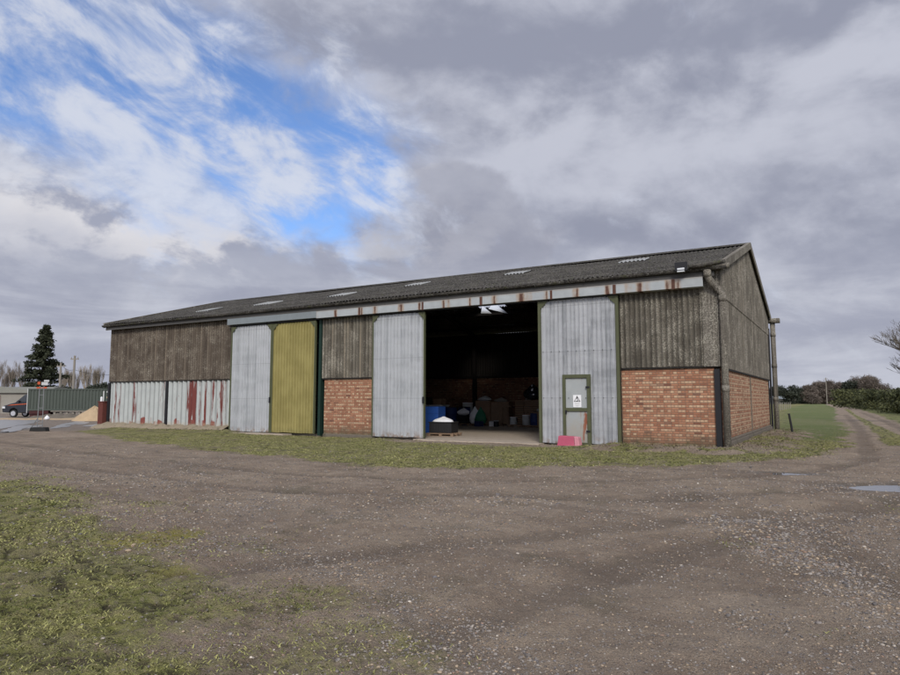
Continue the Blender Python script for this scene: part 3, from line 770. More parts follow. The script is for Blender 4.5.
m = MB(); m.box((-16.3, -.40, 5.12), (-.20, -.352, 5.43)); m.box((-16.3, -.35, 5.12), (-.2, -.06, 5.14))
for x in (-13.9, -10.73, -8.1, -5.3, -3.02, -1.1):
    m.box((x - .035 - rnd.random() * .05, -.408, 5.10), (x + .05, -.401, 5.42), 1)
m.build('door_track_cover', ['rail', 'rust'], barn, bevel=.004)
m = MB(); m.box((-22.0, -.38, 5.15), (-16.32, -.33, 5.44)); m.box((-22.0, -.33, 5.15), (-16.32, -.06, 5.17)); m.build('door_track_cover', 'dull', barn, bevel=.004)
m = MB(); m.box((-22.0, -.26, 5.08), (-3.0, -.20, 5.115)); m.build('door_track', 'black', barn)
# downpipes
def downpipe(pts, rad, joints, hopper=None):
    m = MB(); m.tube(pts, rad, 14)
    for (x, y, z) in joints: m.tube([(x, y, z - .10), (x, y, z + .10)], rad * 1.12, 14)
    if hopper: m.box(*hopper)
    return m.build('downpipe', 'pipe', barn, True)
dx, dy = .32, -.17
downpipe([(-.05, -.43, 5.62), (-.05, -.43, 5.45), (-.0, -.38, 5.32), (.10, -.28, 5.16), (.22, -.18, 5.0), (dx, dy, 4.86), (dx, dy, 4.6), (dx, dy, -.05)], .105, [(dx, dy, 4.72), (dx, dy, 1.9), (-.05, -.43, 5.5)])
m = MB(); m.tube([(-.4, -.43, 5.70), (XR + .42, -.43, 5.70)], .085, 12); m.build('gutter_end', 'pipe', barn, True)
downpipe([(XR + .28, YB + .25, 5.55), (XR + .28, YB + .25, -.05)], .12, [(XR + .28, YB + .25, 4.9), (XR + .28, YB + .25, 3.3), (XR + .28, YB + .25, 1.6)], ((XR + .08, YB + .02, 5.5), (XR + .62, YB + .48, 5.72)))
m = MB(); m.tube([(XR + .1, YB - .02, 5.2), (XR + .1, YB - .02, 0)], .05, 8); m.build('downpipe', 'black', barn)
# sliding doors
def sliding_door(x0, x1, z0, z1, mat, y, pitch, label, depth=.046, sw=.07, wick=None, framemat='green', kind='rib'):
    m = MB()
    segs = [(x0 + .02, x1 - .02, z0, z1)] if not wick else [(x0 + .02, wick[0], z0, z1), (wick[1], x1 - .02, z0, z1), (wick[0], wick[1], wick[3], z1)]
    for a, b, c, d in segs: corr(m, a, b, c if c > z0 else (lambda u: z0 + .05 * vnoise(np.array([u * 3.0]), np.array([1.5]))[0]), d, front(y), pitch, depth, 6, kind, per=14)
    door = m.build('sliding_door', mat, barn); door['label'] = label
    f = MB()
    for a, b in ((x0, x0 + sw), (x1 - sw, x1)): f.box((a, y - .045, z0 + .02), (b, y + .05, z1))
    f.box((x0, y + .03, z1 - .1), (x1, y + .055, z1)); f.box((x0, y + .03, z0 + 1.6), (x1, y + .055, z0 + 1.7)); f.box((x0, y + .03, z0 + .05), (x1, y + .055, z0 + .15))
    g = .26
    for a, s in ((x0 + sw, 1), (x1 - sw, -1)):
        p = [(a, z1 - .0), (a + s * g, z1 - .0), (a + s * (g - .02), z1 - .05), (a + s * .03, z1 - g), (a, z1 - g - .03)]
        f.prism(p if s > 0 else p[::-1], y - .04, y - .028)
    f.build('door_frame', framemat, door)
    for x in (x0 + .4, x1 - .4): h = MB(); h.box((x - .03, y - .02, z1 - .02), (x + .03, y + .02, z1 + .10)); h.build('hanger', 'black', door)
    return door
dA = sliding_door(-21.84, -19.12, .06, 5.05, 'galv_pale', -.20, .17, 'pale galvanised sliding door left of the olive one')
dB = sliding_door(-19.10, -16.45, .06, 5.05, 'olive', -.20, .17, 'olive painted sliding door')
dC = sliding_door(-13.32, -10.73, .05, 5.05, 'galv_pale', -.20, .17, 'galvanised sliding door left of the opening', sw=.055)
W0, W1, WB, WT = -4.98, -3.98, .02, 2.43
dD = sliding_door(-5.88, -2.96, .03, 5.08, 'galv', -.20, .155, 'galvanised sliding door with a small wicket door in it', sw=.10, wick=(W0, W1, WB, WT))
for door, x in ((dA, -19.15), (dC, -10.76)):
    h = MB(); h.box((x - .05, -.28, 1.42), (x + .03, -.24, 1.68)); h.build('latch', 'black', door, bevel=.008)
# wicket door
m = MB()
m.box((W0 + .08, -.205, WB + .05), (W1 - .10, -.19, WT - .1), 0)
m.box((W0, -.27, WB), (W0 + .10, -.17, WT), 1); m.box((W1 - .12, -.27, WB), (W1, -.17, WT), 1); m.box((W0 + .101, -.265, WT - .12), (W1 - .121, -.17, WT), 1); m.box((W0 + .101, -.265, WB), (W1 - .121, -.17, WB + .08), 1)
m.box((W0 + .101, -.25, 1.16), (W1 - .121, -.207, 1.28), 1)
m.box((W0 + .10, -.30, 1.08), (W0 + .16, -.27, 1.2), 2)
for z in (.45, 1.95): m.box((W1 - .16, -.285, z), (W1 - .02, -.271, z + .07), 2)
m.build('wicket_door', ['wicket', 'green', 'black'], dD, bevel=.005)
m = MB(); sx0, sx1 = W0 + .37, W0 + .66
m.box((sx0, -.222, 1.30), (sx1, -.212, 1.72), 0)
cx = (sx0 + sx1) / 2; tri = lambda r, zc: [(cx - .866 * r, zc - .5 * r), (cx + .866 * r, zc - .5 * r), (cx, zc + r)]
yo = -.2245; O, I = tri(.138, 1.56), tri(.098, 1.56)
m.add([(p[0], yo, p[1]) for p in O + I], [(0, 1, 4, 3), (1, 2, 5, 4), (2, 0, 3, 5)], 1)
# figure within the triangle: a leaning body and a slanting stroke, as on a fragile-roof board
m.add([(cx - .02, yo, 1.60), (cx + .005, yo, 1.615), (cx + .03, yo, 1.55), (cx + .008, yo, 1.54)], [(0, 1, 2, 3)], 1)
m.add([(cx - .045, yo, 1.515), (cx + .055, yo, 1.545), (cx + .055, yo, 1.53), (cx - .045, yo, 1.50)], [(0, 1, 2, 3)], 1)
m.add([(cx + .0 + .013 * math.cos(a), yo, 1.632 + .013 * math.sin(a)) for a in [k * PI / 4 for k in range(8)]], [tuple(range(8))], 1)
for k, (w, z) in enumerate(((.20, 1.445), (.16, 1.41), (.21, 1.37), (.12, 1.34))):
    m.add([(cx - w / 2, yo, z), (cx + w / 2, yo, z), (cx + w / 2, yo, z + .012), (cx - w / 2, yo, z + .012)], [(0, 1, 2, 3)], 2)
m.build('warning_sign', ['white', 'signblack', 'greybucket'], dD)
# screws on the sheets
for z in (1.62, 3.25):
    for x in np.arange(-5.7, -3.0, .31): m = MB(); m.box((x - .012, -.232, z - .012), (x + .012, -.222, z + .012)); m.build('screw', 'steel', dD)
# floodlight on the eaves
m = MB(); m.box((-.98, -.70, 5.62), (-.60, -.60, 5.90), 0); m.box((-.90, -.712, 5.65), (-.68, -.701, 5.71), 1); m.tube([(-.79, -.6, 5.7), (-.79, -.45, 5.66)], .025, 6); m.box((-.9, -.74, 5.58), (-.68, -.62, 5.618), 1)
m.build('floodlight', ['black', 'lampglass'], barn, bevel=.008)
m = MB(); m.tube([(-.58, -.62, 5.74), (-.2, -.58, 5.76), (.2, -.56, 5.80), (.5, -.53, 5.83)], [.06, .08, .065, .05], 8); m.build('eaves_pipe', 'roof', barn, True)

# ------------------------------------------------------------------ things in the barn
FL = .047
def pallet(x, y, z, rz, label):
    t = thing('pallet', label, 'pallet', (x, y, z), rz, 'wooden pallets in the barn'); m = MB()
    for k in range(5): m.box((-.6, -.5 + k * .225, .105), (.6, -.4 + k * .225, .127))
    for k in (-1, 0, 1): m.box((-.6, k * .44 - .05, .08), (.6, k * .44 + .05, .103))
    m.build('deck', 'wood', t)
    b = MB()
    for k in (-1, 0, 1):
        for j in (-1, 0, 1): b.box((j * .52 - .06, k * .44 - .05, .018), (j * .52 + .06, k * .44 + .05, .078))
        b.box((-.6, k * .44 - .05, 0), (.6, k * .44 + .05, .016))
    b.build('blocks', 'wood', t); return t
pallet(-11.15, 2.0, FL, .15, 'wooden pallet under the black crate just inside the opening')
t = thing('black_crate', 'black plastic crate heaped with white sacks on the front pallet', 'crate', (-11.2, 2.0, FL + .13), .15)
m = MB(); m.box((-.5, -.4, 0), (.5, .4, .05))
for a, b in (((-.5, -.4), (.5, -.36)), ((-.5, .36), (.5, .4)), ((-.5, -.359), (-.46, .359)), ((.46, -.359), (.5, .359))): m.box((a[0], a[1], .05), (b[0], b[1], .42))
for k in range(9): m.box((-.48 + k * .115, -.42, .06), (-.46 + k * .115, -.401, .40))
m.box((-.53, -.43, .42), (.53, .43, .46)); m.build('crate_body', 'blackp', t, bevel=.01)
def sackobj(name, label, cat, loc, w, h, mat, rz=0, flat=.6, seed=1, grp=None):
    r = random.Random(seed); m = MB(); nu, nv = 16, 10
    def fn(i, j):
        a = 2 * PI * i / nu; v = j / nv; rr = (math.sin(PI * min(1, v * .5 + .5)) ** .6 if v > 0 else 1)
        prof = [.55, .85, .98, 1, .97, .9, .78, .62, .42, .22, .05][j]
        q = prof * w * (1 + .12 * math.sin(3 * a + seed) + .07 * math.sin(7 * a + j))
        return (q * math.cos(a), q * math.sin(a) * flat, h * v * (1 + .05 * math.sin(5 * a)))
    m.grid(nu, nv, fn); o = m.build(name, mat, None, True); o.location = loc; o.rotation_euler = (0, 0, rz); return tag(o, label, cat, grp)
sackobj('sack', 'bright white sack heaped on the black crate by the opening', 'sack', (-11.2, 2.0, FL + .5), .46, .30, 'sack', .1, .8, 3)
def box_thing(name, label, cat, loc, dims, mat, rz=0, lid=None, bev=.02, grp=None):
    t = thing(name, label, cat, loc, rz, grp); w, d, h = dims
    m = MB(); m.box((-w / 2, -d / 2, 0), (w / 2, d / 2, h)); 
    for k in range(1, 4): m.box((-w / 2 - .012, -d / 2 - .012, h * k / 4 - .015), (w / 2 + .012, d / 2 + .012, h * k / 4 + .015))
    m.build('body', mat, t, bevel=bev)
    if lid: m = MB(); m.box((-w / 2 - .03, -d / 2 - .03, h + .002), (w / 2 + .03, d / 2 + .03, h + .06)); m.build('lid', lid, t, bevel=bev)
    return t
box_thing('plastic_bin', 'bright blue plastic bin behind the left door edge', 'bin', (-13.0, 4.1, FL), (.8, .8, 1.2), 'blue', .1)
box_thing('chest_freezer', 'long white chest at the back left of the opening', 'chest', (-18.4, 12.2, FL + .0), (2.3, .8, 1.15), 'greybucket', .05, 'white')
def drum(name, label, cat, loc, r, h, mat, lidm, grp=None):
    t = thing(name, label, cat, loc, 0, grp); m = MB()
    m.lathe((0, 0, 0), [(r * .93, 0), (r, .03), (r, h * .3), (r * 1.04, h * .32), (r, h * .35), (r, h * .64), (r * 1.04, h * .66), (r, h * .69), (r, h * .96), (r * .93, h)], 18); m.build('body', mat, t, True)
    m = MB(); m.lathe((0, 0, h + .002), [(r * 1.03, 0), (r * 1.03, .03), (r * .9, .045)], 18); m.build('lid', lidm, t); return t
for i, (x, y, l) in enumerate(((-16.9, 12.2, 'leftmost of the two navy plastic drums at the back of the barn'), (-16.2, 12.6, 'navy plastic drum beside the white sack at the back'))):
    drum('plastic_drum', l, 'drum', (x, y, FL), .38, 1.05, 'navy', 'blackp', 'navy drums in the barn')
pallet(-15.6, 12.4, FL, .05, 'wooden pallet under the white and green sacks at the back')
pallet(-14.2, 13.0, FL, -.05, 'wooden pallet under the brown cupboard at the back')
pallet(-12.2, 12.0, FL, .1, 'wooden pallet under the grey buckets near the right door')
pallet(-10.9, 11.9, FL, .0, 'rightmost wooden pallet, half hidden by the right door')
sackobj('sack', 'small white sack slumped over a dark box at the back', 'sack', (-15.95, 12.1, FL + .62), .36, .42, 'sack', .4, .7, 5)
box_thing('storage_box', 'dark box under the slumped small white sack', 'box', (-15.95, 12.15, FL + .14), (.6, .6, .48), 'blackp')
sackobj('sack', 'large white sack leaning on the green bag at the back', 'sack', (-15.2, 12.1, FL + .13), .34, .98, 'sack', .2, .8, 8)
sackobj('garden_bag', 'dark green bag standing beside the large white sack', 'bag', (-14.65, 11.8, FL + .13), .33, .95, 'greenplastic', .2, .8, 9)
t = thing('cupboard', 'brown wooden cupboard standing at the back of the barn', 'cupboard', (-13.9, 13.0, FL + .13), .1)
m = MB(); m.box((-.55, -.3, 0), (.55, .3, 1.25)); m.build('carcass', 'crate', t, bevel=.01)
for x in (-.27, .27): m = MB(); m.box((x - .25, -.33, .05), (x + .25, -.302, 1.2)); m.box((x - .02, -.345, .6), (x + .02, -.331, .75)); m.build('door', 'wood', t)
t = thing('trestle', 'pale folding trestle leaning in front of the cupboard', 'trestle', (-13.3, 12.2, FL), .2)
m = MB()
for s in (-1, 1): m.tube([(s * .25, -.25, 0), (s * .12, 0, 1.1)], .025, 6); m.tube([(s * .25, .25, 0), (s * .12, 0, 1.1)], .025, 6)
m.build('leg_frame', 'wood', t); m = MB(); m.box((-.35, -.05, 1.1), (.35, .05, 1.17)); m.build('top', 'wood', t)
for (x, y, z, l) in ((-12.75, 12.2, 0, 'pale grey bucket standing alone on the floor by the trestle'), (-11.75, 11.7, .13, 'pale grey bucket on the pallet beside the navy can'), ):
    t = drum('bucket', l, 'bucket', (x, y, FL + z), .21, .5, 'greybucket', 'white', 'grey buckets in the barn')
drum('fuel_can', 'small navy can beside the grey bucket on the pallet', 'can', (-11.2, 11.6, FL + .13), .23, .6, 'navy', 'navy')
# stack of crates
k = 0
for (x, y) in ((-12.75, 13.2), (-12.2, 13.25), (-11.65, 13.2)):
    for lv in range(4):
        t = thing('wooden_crate', '%s wooden crate of the %s stack under the wrapped bundle' % (('lowest', 'second', 'third', 'topmost')[lv], {-12.75: 'left', -12.2: 'middle', -11.65: 'right'}[x]), 'crate', (x, y, FL + lv * .38), rnd.uniform(-.04, .04), 'wooden crates stacked at the back')
        m = MB(); m.box((-.25, -.2, 0), (.25, .2, .03))
        for a in range(3):
            for yy in (-.22, .201): m.box((-.26, yy, .04 + a * .11), (.26, yy + .02, .12 + a * .11))
            for xx in (-.262, .242): m.box((xx, -.199, .04 + a * .11), (xx + .02, .199, .12 + a * .11))
        m.box((-.24, -.19, .03), (.24, .19, .3), 1)
        m.build('slats', ['crate', 'dark'], t); k += 1
sackobj('wrapped_bundle', 'shiny plastic wrapped bundle on top of the crate stacks', 'bundle', (-12.0, 13.2, FL + 1.55), .55, .85, 'glass', 0, .6, 12)
box_thing('storage_box', 'brown cardboard box on the white chest', 'box', (-17.7, 12.2, FL + 1.22), (.6, .5, .35), 'crate')
box_thing('machine_cabinet', 'tall dark cabinet behind the crates by the right door', 'cabinet', (-10.7, 13.1, FL), (.9, .8, 1.6), 'blackp')
box_thing('storage_box', 'tan box on the rightmost pallet', 'box', (-10.8, 11.9, FL + .13), (.9, .8, .7), 'crate')
box_thing('storage_box', 'tan box standing left of the wooden cupboard', 'box', (-15.3, 13.6, FL), (1.0, .7, 1.45), 'crate')

def tin(name, label, cat, x, y, z, r_, h, mat, lid): return drum(name, label, cat, (x, y, FL + z), r_, h, mat, lid)
tin('paint_tin', 'small white tin on the floor left of the grey bucket', 'tin', -13.9, 11.7, 0, .14, .26, 'white', 'greybucket')
tin('paint_tin', 'small dark tin beside the small white tin', 'tin', -13.55, 11.6, 0, .15, .30, 'blackp', 'greybucket')
tin('gas_bottle', 'dull orange gas bottle beside the dark cabinet', 'gas bottle', -11.5, 12.6, 0, .18, .8, 'rust', 'blackp')
tin('plastic_barrel', 'pale barrel behind the navy drums', 'barrel', -16.4, 13.4, 0, .32, 1.3, 'greybucket', 'white')
sackobj('sack', 'grey white sack lying on top of the tan box left of the cupboard', 'sack', (-15.3, 13.6, FL + 1.45), .42, .3, 'greybucket', .1, .8, 41)
sackobj('sack', 'crumpled pale sack on the brown cupboard', 'sack', (-13.9, 13.0, FL + 1.38), .40, .26, 'pole', .3, .7, 42)
sackobj('sack', 'small pale sack on the tan box at the right', 'sack', (-10.8, 11.9, FL + .84), .34, .30, 'greybucket', .3, .7, 43)
box_thing('storage_box', 'small black box on the left end of the white chest', 'box', (-18.6, 12.2, FL + 1.22), (.5, .4, .45), 'blackp')
box_thing('storage_box', 'low brown box in front of the left navy drum', 'box', (-17.4, 11.6, FL), (.6, .4, .35), 'crate', .2)
box_thing('storage_box', 'small navy box on the floor between the two sacks and the cupboard', 'box', (-14.5, 11.3, FL + .0), (.4, .35, .3), 'navy', -.2)
for i_, (bx, lb_) in enumerate(((-13.15, 'leftmost'), (-12.98, 'middle'), (-12.86, 'rightmost'))):
    m = MB(); m.add([(bx, 13.9, FL), (bx + .1, 13.9, FL), (bx + .1, 13.94, FL), (bx, 13.94, FL), (bx + .1, 14.9, 2.3), (bx + .2, 14.9, 2.3), (bx + .2, 14.94, 2.3), (bx + .1, 14.94, 2.3)], [(3, 2, 1, 0), (4, 5, 6, 7), (0, 1, 5, 4), (1, 2, 6, 5), (2, 3, 7, 6), (3, 0, 4, 7)])
    tag(m.build('timber_board', 'pole'), lb_ + ' of three pale boards leaning on the back wall by the crates', 'board', 'boards leaning on the back wall')

# pink barrier block at the foot of the right door
t = thing('plastic_block', 'faded pink plastic block lying at the foot of the wicket door', 'block', (-4.66, -.55, .0), -.04); t.scale = (.82, .82, .80)
m = MB(); m.prism([(-.46, 0), (.30, 0), (.27, .40), (-.40, .42)], -.18, .18); m.box((-.47, -.19, .0), (.31, .19, .05)); m.build('body', 'pink', t, bevel=.02)
m = MB(); m.prism([(.31, 0), (.52, 0), (.46, .38), (.28, .40)], -.17, .17); m.build('end_panel', 'palepink', t, bevel=.02)

# ------------------------------------------------------------------ right side
def leaning_post():
    t = thing('fence_post', 'thin dark leaning post alone in the grass beside the barn', 'post', (1.42, 11.15, -.05)); m = MB()
    m.tube([(0, 0, 0), (-.05, -.05, .5), (-.11, -.1, .96)], [.05, .048, .045], 7); m.build('stake', 'blackp', t)
    m = MB(); m.tube([(-.11, -.1, .955), (-.115, -.1, 1.0)], .052, 7); m.build('cap', 'blackp', t)
leaning_post()
def at(u, D):
    dxp = (u - 450.) / 663.; L = math.hypot(dxp, 1)
    r_, f_ = dxp / L * D, D / L
    return CAM[0] + r_ * R[0] + f_ * F[0], CAM[1] + r_ * R[1] + f_ * F[1]
fn_ = 'pale wooden fence posts across the far field'
pm = MB(); pm.tube([(0, 0, 0), (0.02, 0, 1.15)], .07, 6); p0 = pm.build('fence_post', 'pole')
names = 'weathered pale post in the far field fence beyond the barn end'
for i in range(9):
    o = p0 if i == 0 else p0.copy()
    if i: COL.objects.link(o)
    o.location = (*at(774 + i * 2.0, 95 + i * 5), 0); o.rotation_euler = (0, rnd.uniform(-.05, .05), 0); tag(o, names, 'post', fn_)

def leaf_cloud(n, centers, size, seed, up=.3):
    """small leaf clumps through several ellipsoids: centers = [(x,y,z,rx,ry,rz)]"""
    r = np.random.RandomState(seed); C = np.array(centers, float); idx = r.randint(0, len(C), n)
    d = r.normal(size=(n, 3)); d /= np.linalg.norm(d, axis=1)[:, None]; rad = r.rand(n, 1) ** .45
    p = C[idx, :3] + d * rad * C[idx, 3:6] * (1 + (r.rand(n, 1) - .5) * .5)
    a = r.normal(size=(n, 3)); a /= np.linalg.norm(a, axis=1)[:, None]; b = np.cross(a, r.normal(size=(n, 3))); b /= np.linalg.norm(b, axis=1)[:, None]
    s = size * (.5 + r.rand(n, 1)); q = s * ((.4 + .5 * r.rand(n, 1)) if up else (.05 + .07 * r.rand(n, 1)))
    v = np.stack([p - a * s, p - b * q, p + a * s, p + b * q], 1).reshape(-1, 3)
    f = np.arange(n * 4).reshape(-1, 4); tt = np.repeat(np.clip(r.rand(n) * .7 + r.rand(len(C))[idx] * .4, 0, 1), 4); return v, f, tt
def bare_tree(h, seed, mat, spread=.5, depth=5, upright=False, tw=.012, fork=3, lean=0):
    r = random.Random(seed); m = MB()
    def br(p, d, L, rad, lv):
        n = 3; pts = [p]; q = np.array(p, float); dd = np.array(d, float)
        for i in range(n):
            dd = dd + np.array([r.uniform(-.16, .16), r.uniform(-.16, .16), .05 if not upright else .30]); dd /= np.linalg.norm(dd)
            q = q + dd * L / n; pts.append(tuple(q))
        m.tube(pts, [rad * (1 - .35 * i / n) if lv else rad * (1 - .3 * i / n) for i in range(n + 1)], 6 if lv < 2 else 3, cap=False)
        if lv >= depth: return
        for k in range(fork + (1 if r.random() < .5 else 0)):
            a = r.uniform(0, 2 * PI); s = spread * r.uniform(.5, 1.3); ax = np.array([math.cos(a), math.sin(a), 0]) * s
            nd = dd + ax; nd /= np.linalg.norm(nd)
            st = pts[-1] if k < 2 else pts[r.choice([1, 2])]
            br(st, nd, L * r.uniform(.62, .82), max(tw, rad * .52), lv + 1)
    br((0, 0, 0), (lean, 0, 1), h * (.27 if not upright else .24), h * .022, 0)
    return m
def tree_bare(label, x, y, h, seed, mat='bark', **k):
    t = thing('bare_tree', label, 'tree', (x, y, 0), 0, 'bare winter trees'); m = bare_tree(h, seed, mat, **k)
    # trunk = the first tube, the rest is the crown
    cut = 3 * 6; tr, cr = MB(), MB(); vv = 4 * 6
    tr.v = m.v[:vv]; tr.f = m.f[:cut]; tr.m = m.m[:cut]
    cr.v = m.v[vv:]; cr.f = [tuple(i - vv for i in f) for f in m.f[cut:]]; cr.m = m.m[cut:]
    tr.build('trunk', mat, t, True); cr.build('crown', mat, t); return t
tree_bare('large bare tree reaching in at the right edge above the hedge', 9.35, 31.0, 9.6, 21, 'bark', spread=.72, depth=6, tw=.010)
def foliage_tree(name, label, cat, loc, w, h, mat, seed, n=1500, size=.25, grp=None, trunk=True, z0=.15, lobes=9, sc=1.):
    r = random.Random(seed); t = thing(name, label, cat, (loc[0], loc[1], 0), 0, grp); C = []
    for k in range(lobes):
        a = r.uniform(0, 2 * PI); q = r.uniform(0, .62) * w / 2; zz = h * r.uniform(z0 + .1, .80)
        s = 1 - .45 * (zz / h)
        C.append((q * math.cos(a), q * math.sin(a) * .8, zz, w * .30 * s, w * .30 * s, h * r.uniform(.14, .22)))
    tw_ = mat == 'browntwig'; v, f, tt = leaf_cloud(n * (4 if tw_ else 1), C, size * (2.2 if tw_ else 1), seed, 0 if tw_ else .3); v[:, 2] = np.maximum(v[:, 2], .02)
    np_mesh('crown', v, f, mat, tt, t)
    m = MB(); m.tube([(0, 0, -.1), (.05, 0, h * .5)], [h * .03, h * .012], 6)
    for k in range(3): a = k * 2.1 + seed; m.tube([(0, 0, h * .15), (w * .25 * math.cos(a), w * .25 * math.sin(a), h * .55)], [h * .014, h * .005], 5)
    m.build('trunk', 'bark', t); return t
# hedge along the track: separate shrubs
hx = [(11.6, 50, 4.2, 2.6), (11.2, 55, 4.4, 3.3), (11.0, 60, 4.6, 3.6), (10.6, 66, 5, 4.0), (10.2, 73, 5.5, 3.7), (9.9, 80, 5.5, 4.0), (9.3, 88, 6, 4.1), (8.8, 97, 6.5, 4.0), (8.2, 108, 7, 4.3), (7.6, 120, 7, 4.4), (6.8, 134, 8, 4.6), (5.8, 150, 9, 5.0), (4.8, 170, 10, 5.2), (11.9, 45, 4, 2.2)]
hl = ['nearest to the photographer, cut by the right edge', 'with a dark glossy side, near the right edge', 'tallest of the near end', 'with yellowish tips', 'rounded, in the near half', 'just left of the yellowish one', 'in the middle of the run', 'broad and dark in the middle of the run', 'beyond the middle of the run', 'low and wide towards the far end', 'third from the far end', 'second from the far end', 'last and dark, where the track vanishes', 'lowest, at the right edge']
for i, (x, y, w, h) in enumerate(hx):
    foliage_tree('hedge_shrub', 'evergreen hedge shrub beside the track, ' + hl[i], 'shrub', (x, y), w * 1.25, h * .84, 'gorse', 40 + i, 9000 if i < 9 else 4000, .11 if i < 9 else .2, 'evergreen shrubs of the hedge', lobes=14, z0=.0)
# far treeline at the right
ft = [(775, 12, 'evergreen', 9), (783, 11, 'evergreen', 8.5), (790, 10, 'evergreen', 8), (797, 10, 'evergreen', 10), (804, 9, 'evergreen', 11), (811, 9, 'browntwig', 9), (818, 10, 'browntwig', 10.5), (825, 11, 'browntwig', 11), (832, 11, 'browntwig', 10), (840, 11, 'browntwig', 10.5), (848, 9, 'evergreen', 12.5), (855, 11, 'browntwig', 11), (862, 13, 'browntwig', 14.5), (871, 13, 'browntwig', 13), (880, 10, 'evergreen', 9)]
fd = ['leftmost, just past the barn end', 'second from the barn end', 'third from the barn end', 'fourth, with a bumpy top', 'fifth, the last dark one before the brown trees', 'low one beside the dark evergreens', 'second of the brown run', 'third of the brown run, behind the pole', 'fourth of the brown run', 'fifth, left of the narrow dark one', 'narrow one among the brown trees', 'small one right of the narrow dark tree', 'tallest and widest above the hedge', 'right of the tallest', 'small one at the right behind the hedge']
for i, (u, w, mt, h) in enumerate(ft):
    x, y = at(u, 300 + 20 * math.sin(i * 2.3)); nm = 'distant_evergreen_tree' if mt == 'evergreen' else 'distant_bare_tree'
    foliage_tree(nm, ('dark evergreen in the distant treeline, ' if mt == 'evergreen' else 'brown leafless tree in the distant treeline, ') + fd[i], 'tree', (x, y), w * 1.0, h * .85, mt, 80 + i, 3600, .26 if mt == 'evergreen' else .30, 'trees of the distant treeline', lobes=12, z0=.0)
# a low far shed and a utility pole
x, y = at(783, 290); t = thing('far_shed', 'tiny pale roofed shed in front of the distant dark trees', 'shed', (x, y, 0), AZ)
m = MB(); m.box((-4, -2, 0), (4, 2, 2.0)); m.build('wall', 'shedwall', t); m = MB(); m.prism([(-2.3, 1.95), (2.3, 1.95), (0, 3.0)], -4.2, 4.2, 'x'); m.build('roof', 'dull', t)
def upole(u, D, h, label, zb=0, rr=.13):
    x, y = at(u, D); t = thing('utility_pole', label, 'pole', (x, y, 0), AZ, 'wooden utility poles'); m = MB(); m.tube([(0, 0, 0), (0, 0, h)], [rr * 1.2, rr], 8); m.build('pole', 'pole', t)
    m = MB(); m.box((-.5, -.06, h - .5), (.5, .06, h - .38))
    for s in (-.42, .42): m.tube([(s, 0, h - .38), (s, 0, h - .2)], .04, 6)
    m.build('crossarm', 'pole', t); return t
upole(827, 230, 8.3, 'thin distant pole rising above the brown treeline on the right', rr=.11)

# ------------------------------------------------------------------ left side
# conifer
cx_, cy_ = at(41, 112); t = thing('conifer', 'tall dark conifer with ragged tiers behind the green container', 'tree', (cx_, cy_, 0))
m = MB(); m.tube([(0, 0, -.1), (0, 0, 6), (.1, 0, 12.6)], [.28, .17, .03], 7); m.build('trunk', 'bark', t)
r = np.random.RandomState(5); n = 30000; H = 13.2
tz = r.rand(n) ** .8; zz = 1.6 + tz * (H - 1.7)
nb = 210; bz = np.sort(r.rand(nb)) ** 1.15; ba = r.rand(nb) * 2 * PI; bl = (.55 + .75 * r.rand(nb) ** 1.3) * (1 - bz) ** .85 * 3.7 + .25
bi = r.randint(0, nb, n); s = r.rand(n) ** .55
px_ = np.cos(ba[bi]) * bl[bi] * s + r.normal(size=n) * .16 + .35 * (bz[bi] - .5); py_ = np.sin(ba[bi]) * bl[bi] * s + r.normal(size=n) * .16
pz_ = 0.9 + bz[bi] * (H - 1.9) + .25 * bl[bi] * (s - .7) * (1.0 - 1.6 * s) + r.normal(size=n) * .13
P = np.stack([px_, py_, pz_], 1); a = r.normal(size=(n, 3)) * np.array([1, 1, .5]); a /= np.linalg.norm(a, axis=1)[:, None]; b = np.cross(a, r.normal(size=(n, 3))); b /= np.linalg.norm(b, axis=1)[:, None]
q = (.09 + r.rand(n, 1) * .14)
v = np.stack([P - a * q, P - b * q * .5, P + a * q, P + b * q * .5], 1).reshape(-1, 3)
np_mesh('crown', v, np.arange(n * 4).reshape(-1, 4), 'conifer', np.repeat(r.rand(n) * .8 + .2 * r.rand(nb)[bi], 4), t)
m = MB()
for i in range(nb):
    z = 0.9 + bz[i] * (H - 1.9); m.tube([(0, 0, z), (math.cos(ba[i]) * bl[i] * .9, math.sin(ba[i]) * bl[i] * .9, z - .1 * bl[i])], [.05, .015], 3, cap=False)
m.build('branches', 'bark', t)
# pale poplars
pop = [(-4, 155, 11, 'leftmost, cut by the left edge'), (4, 150, 9.5, 'second from the left edge'), (11, 145, 9.6, 'third, left of the conifer'), (20, 140, 9.0, 'touching the left side of the conifer'), (62, 150, 8.8, 'between the conifer and the first pole'), (68, 150, 8.4, 'between the two poles'), (77, 160, 8.0, 'thin, just right of the second pole'), (86, 150, 10.0, 'the tallest right of the poles'), (99, 150, 9.2, 'last, beside the barn corner'), (93, 158, 8.6, 'thin, between the tallest and the barn corner')]
pt = []
for i, (u, D, h, l) in enumerate(pop):
    x, y = at(u, D); lb = 'pale leafless poplar on the left horizon, ' + l
    if i < 3: pt.append(tree_bare(lb, x, y, h, 60 + i, 'palebark', spread=.34, depth=6, upright=True, tw=.0065, fork=3)); base_h = pt[0]
    else:
        o = copy_tree(pt[i % 3]); o.location = (x, y, 0); s = 1.12 * h / pop[i % 3][2]; o.scale = (s, s, s); o.rotation_euler = (0, 0, i * 1.3); o['label'] = lb
    (pt[-1] if i < 3 else o)['group'] = 'pale poplars on the left horizon'
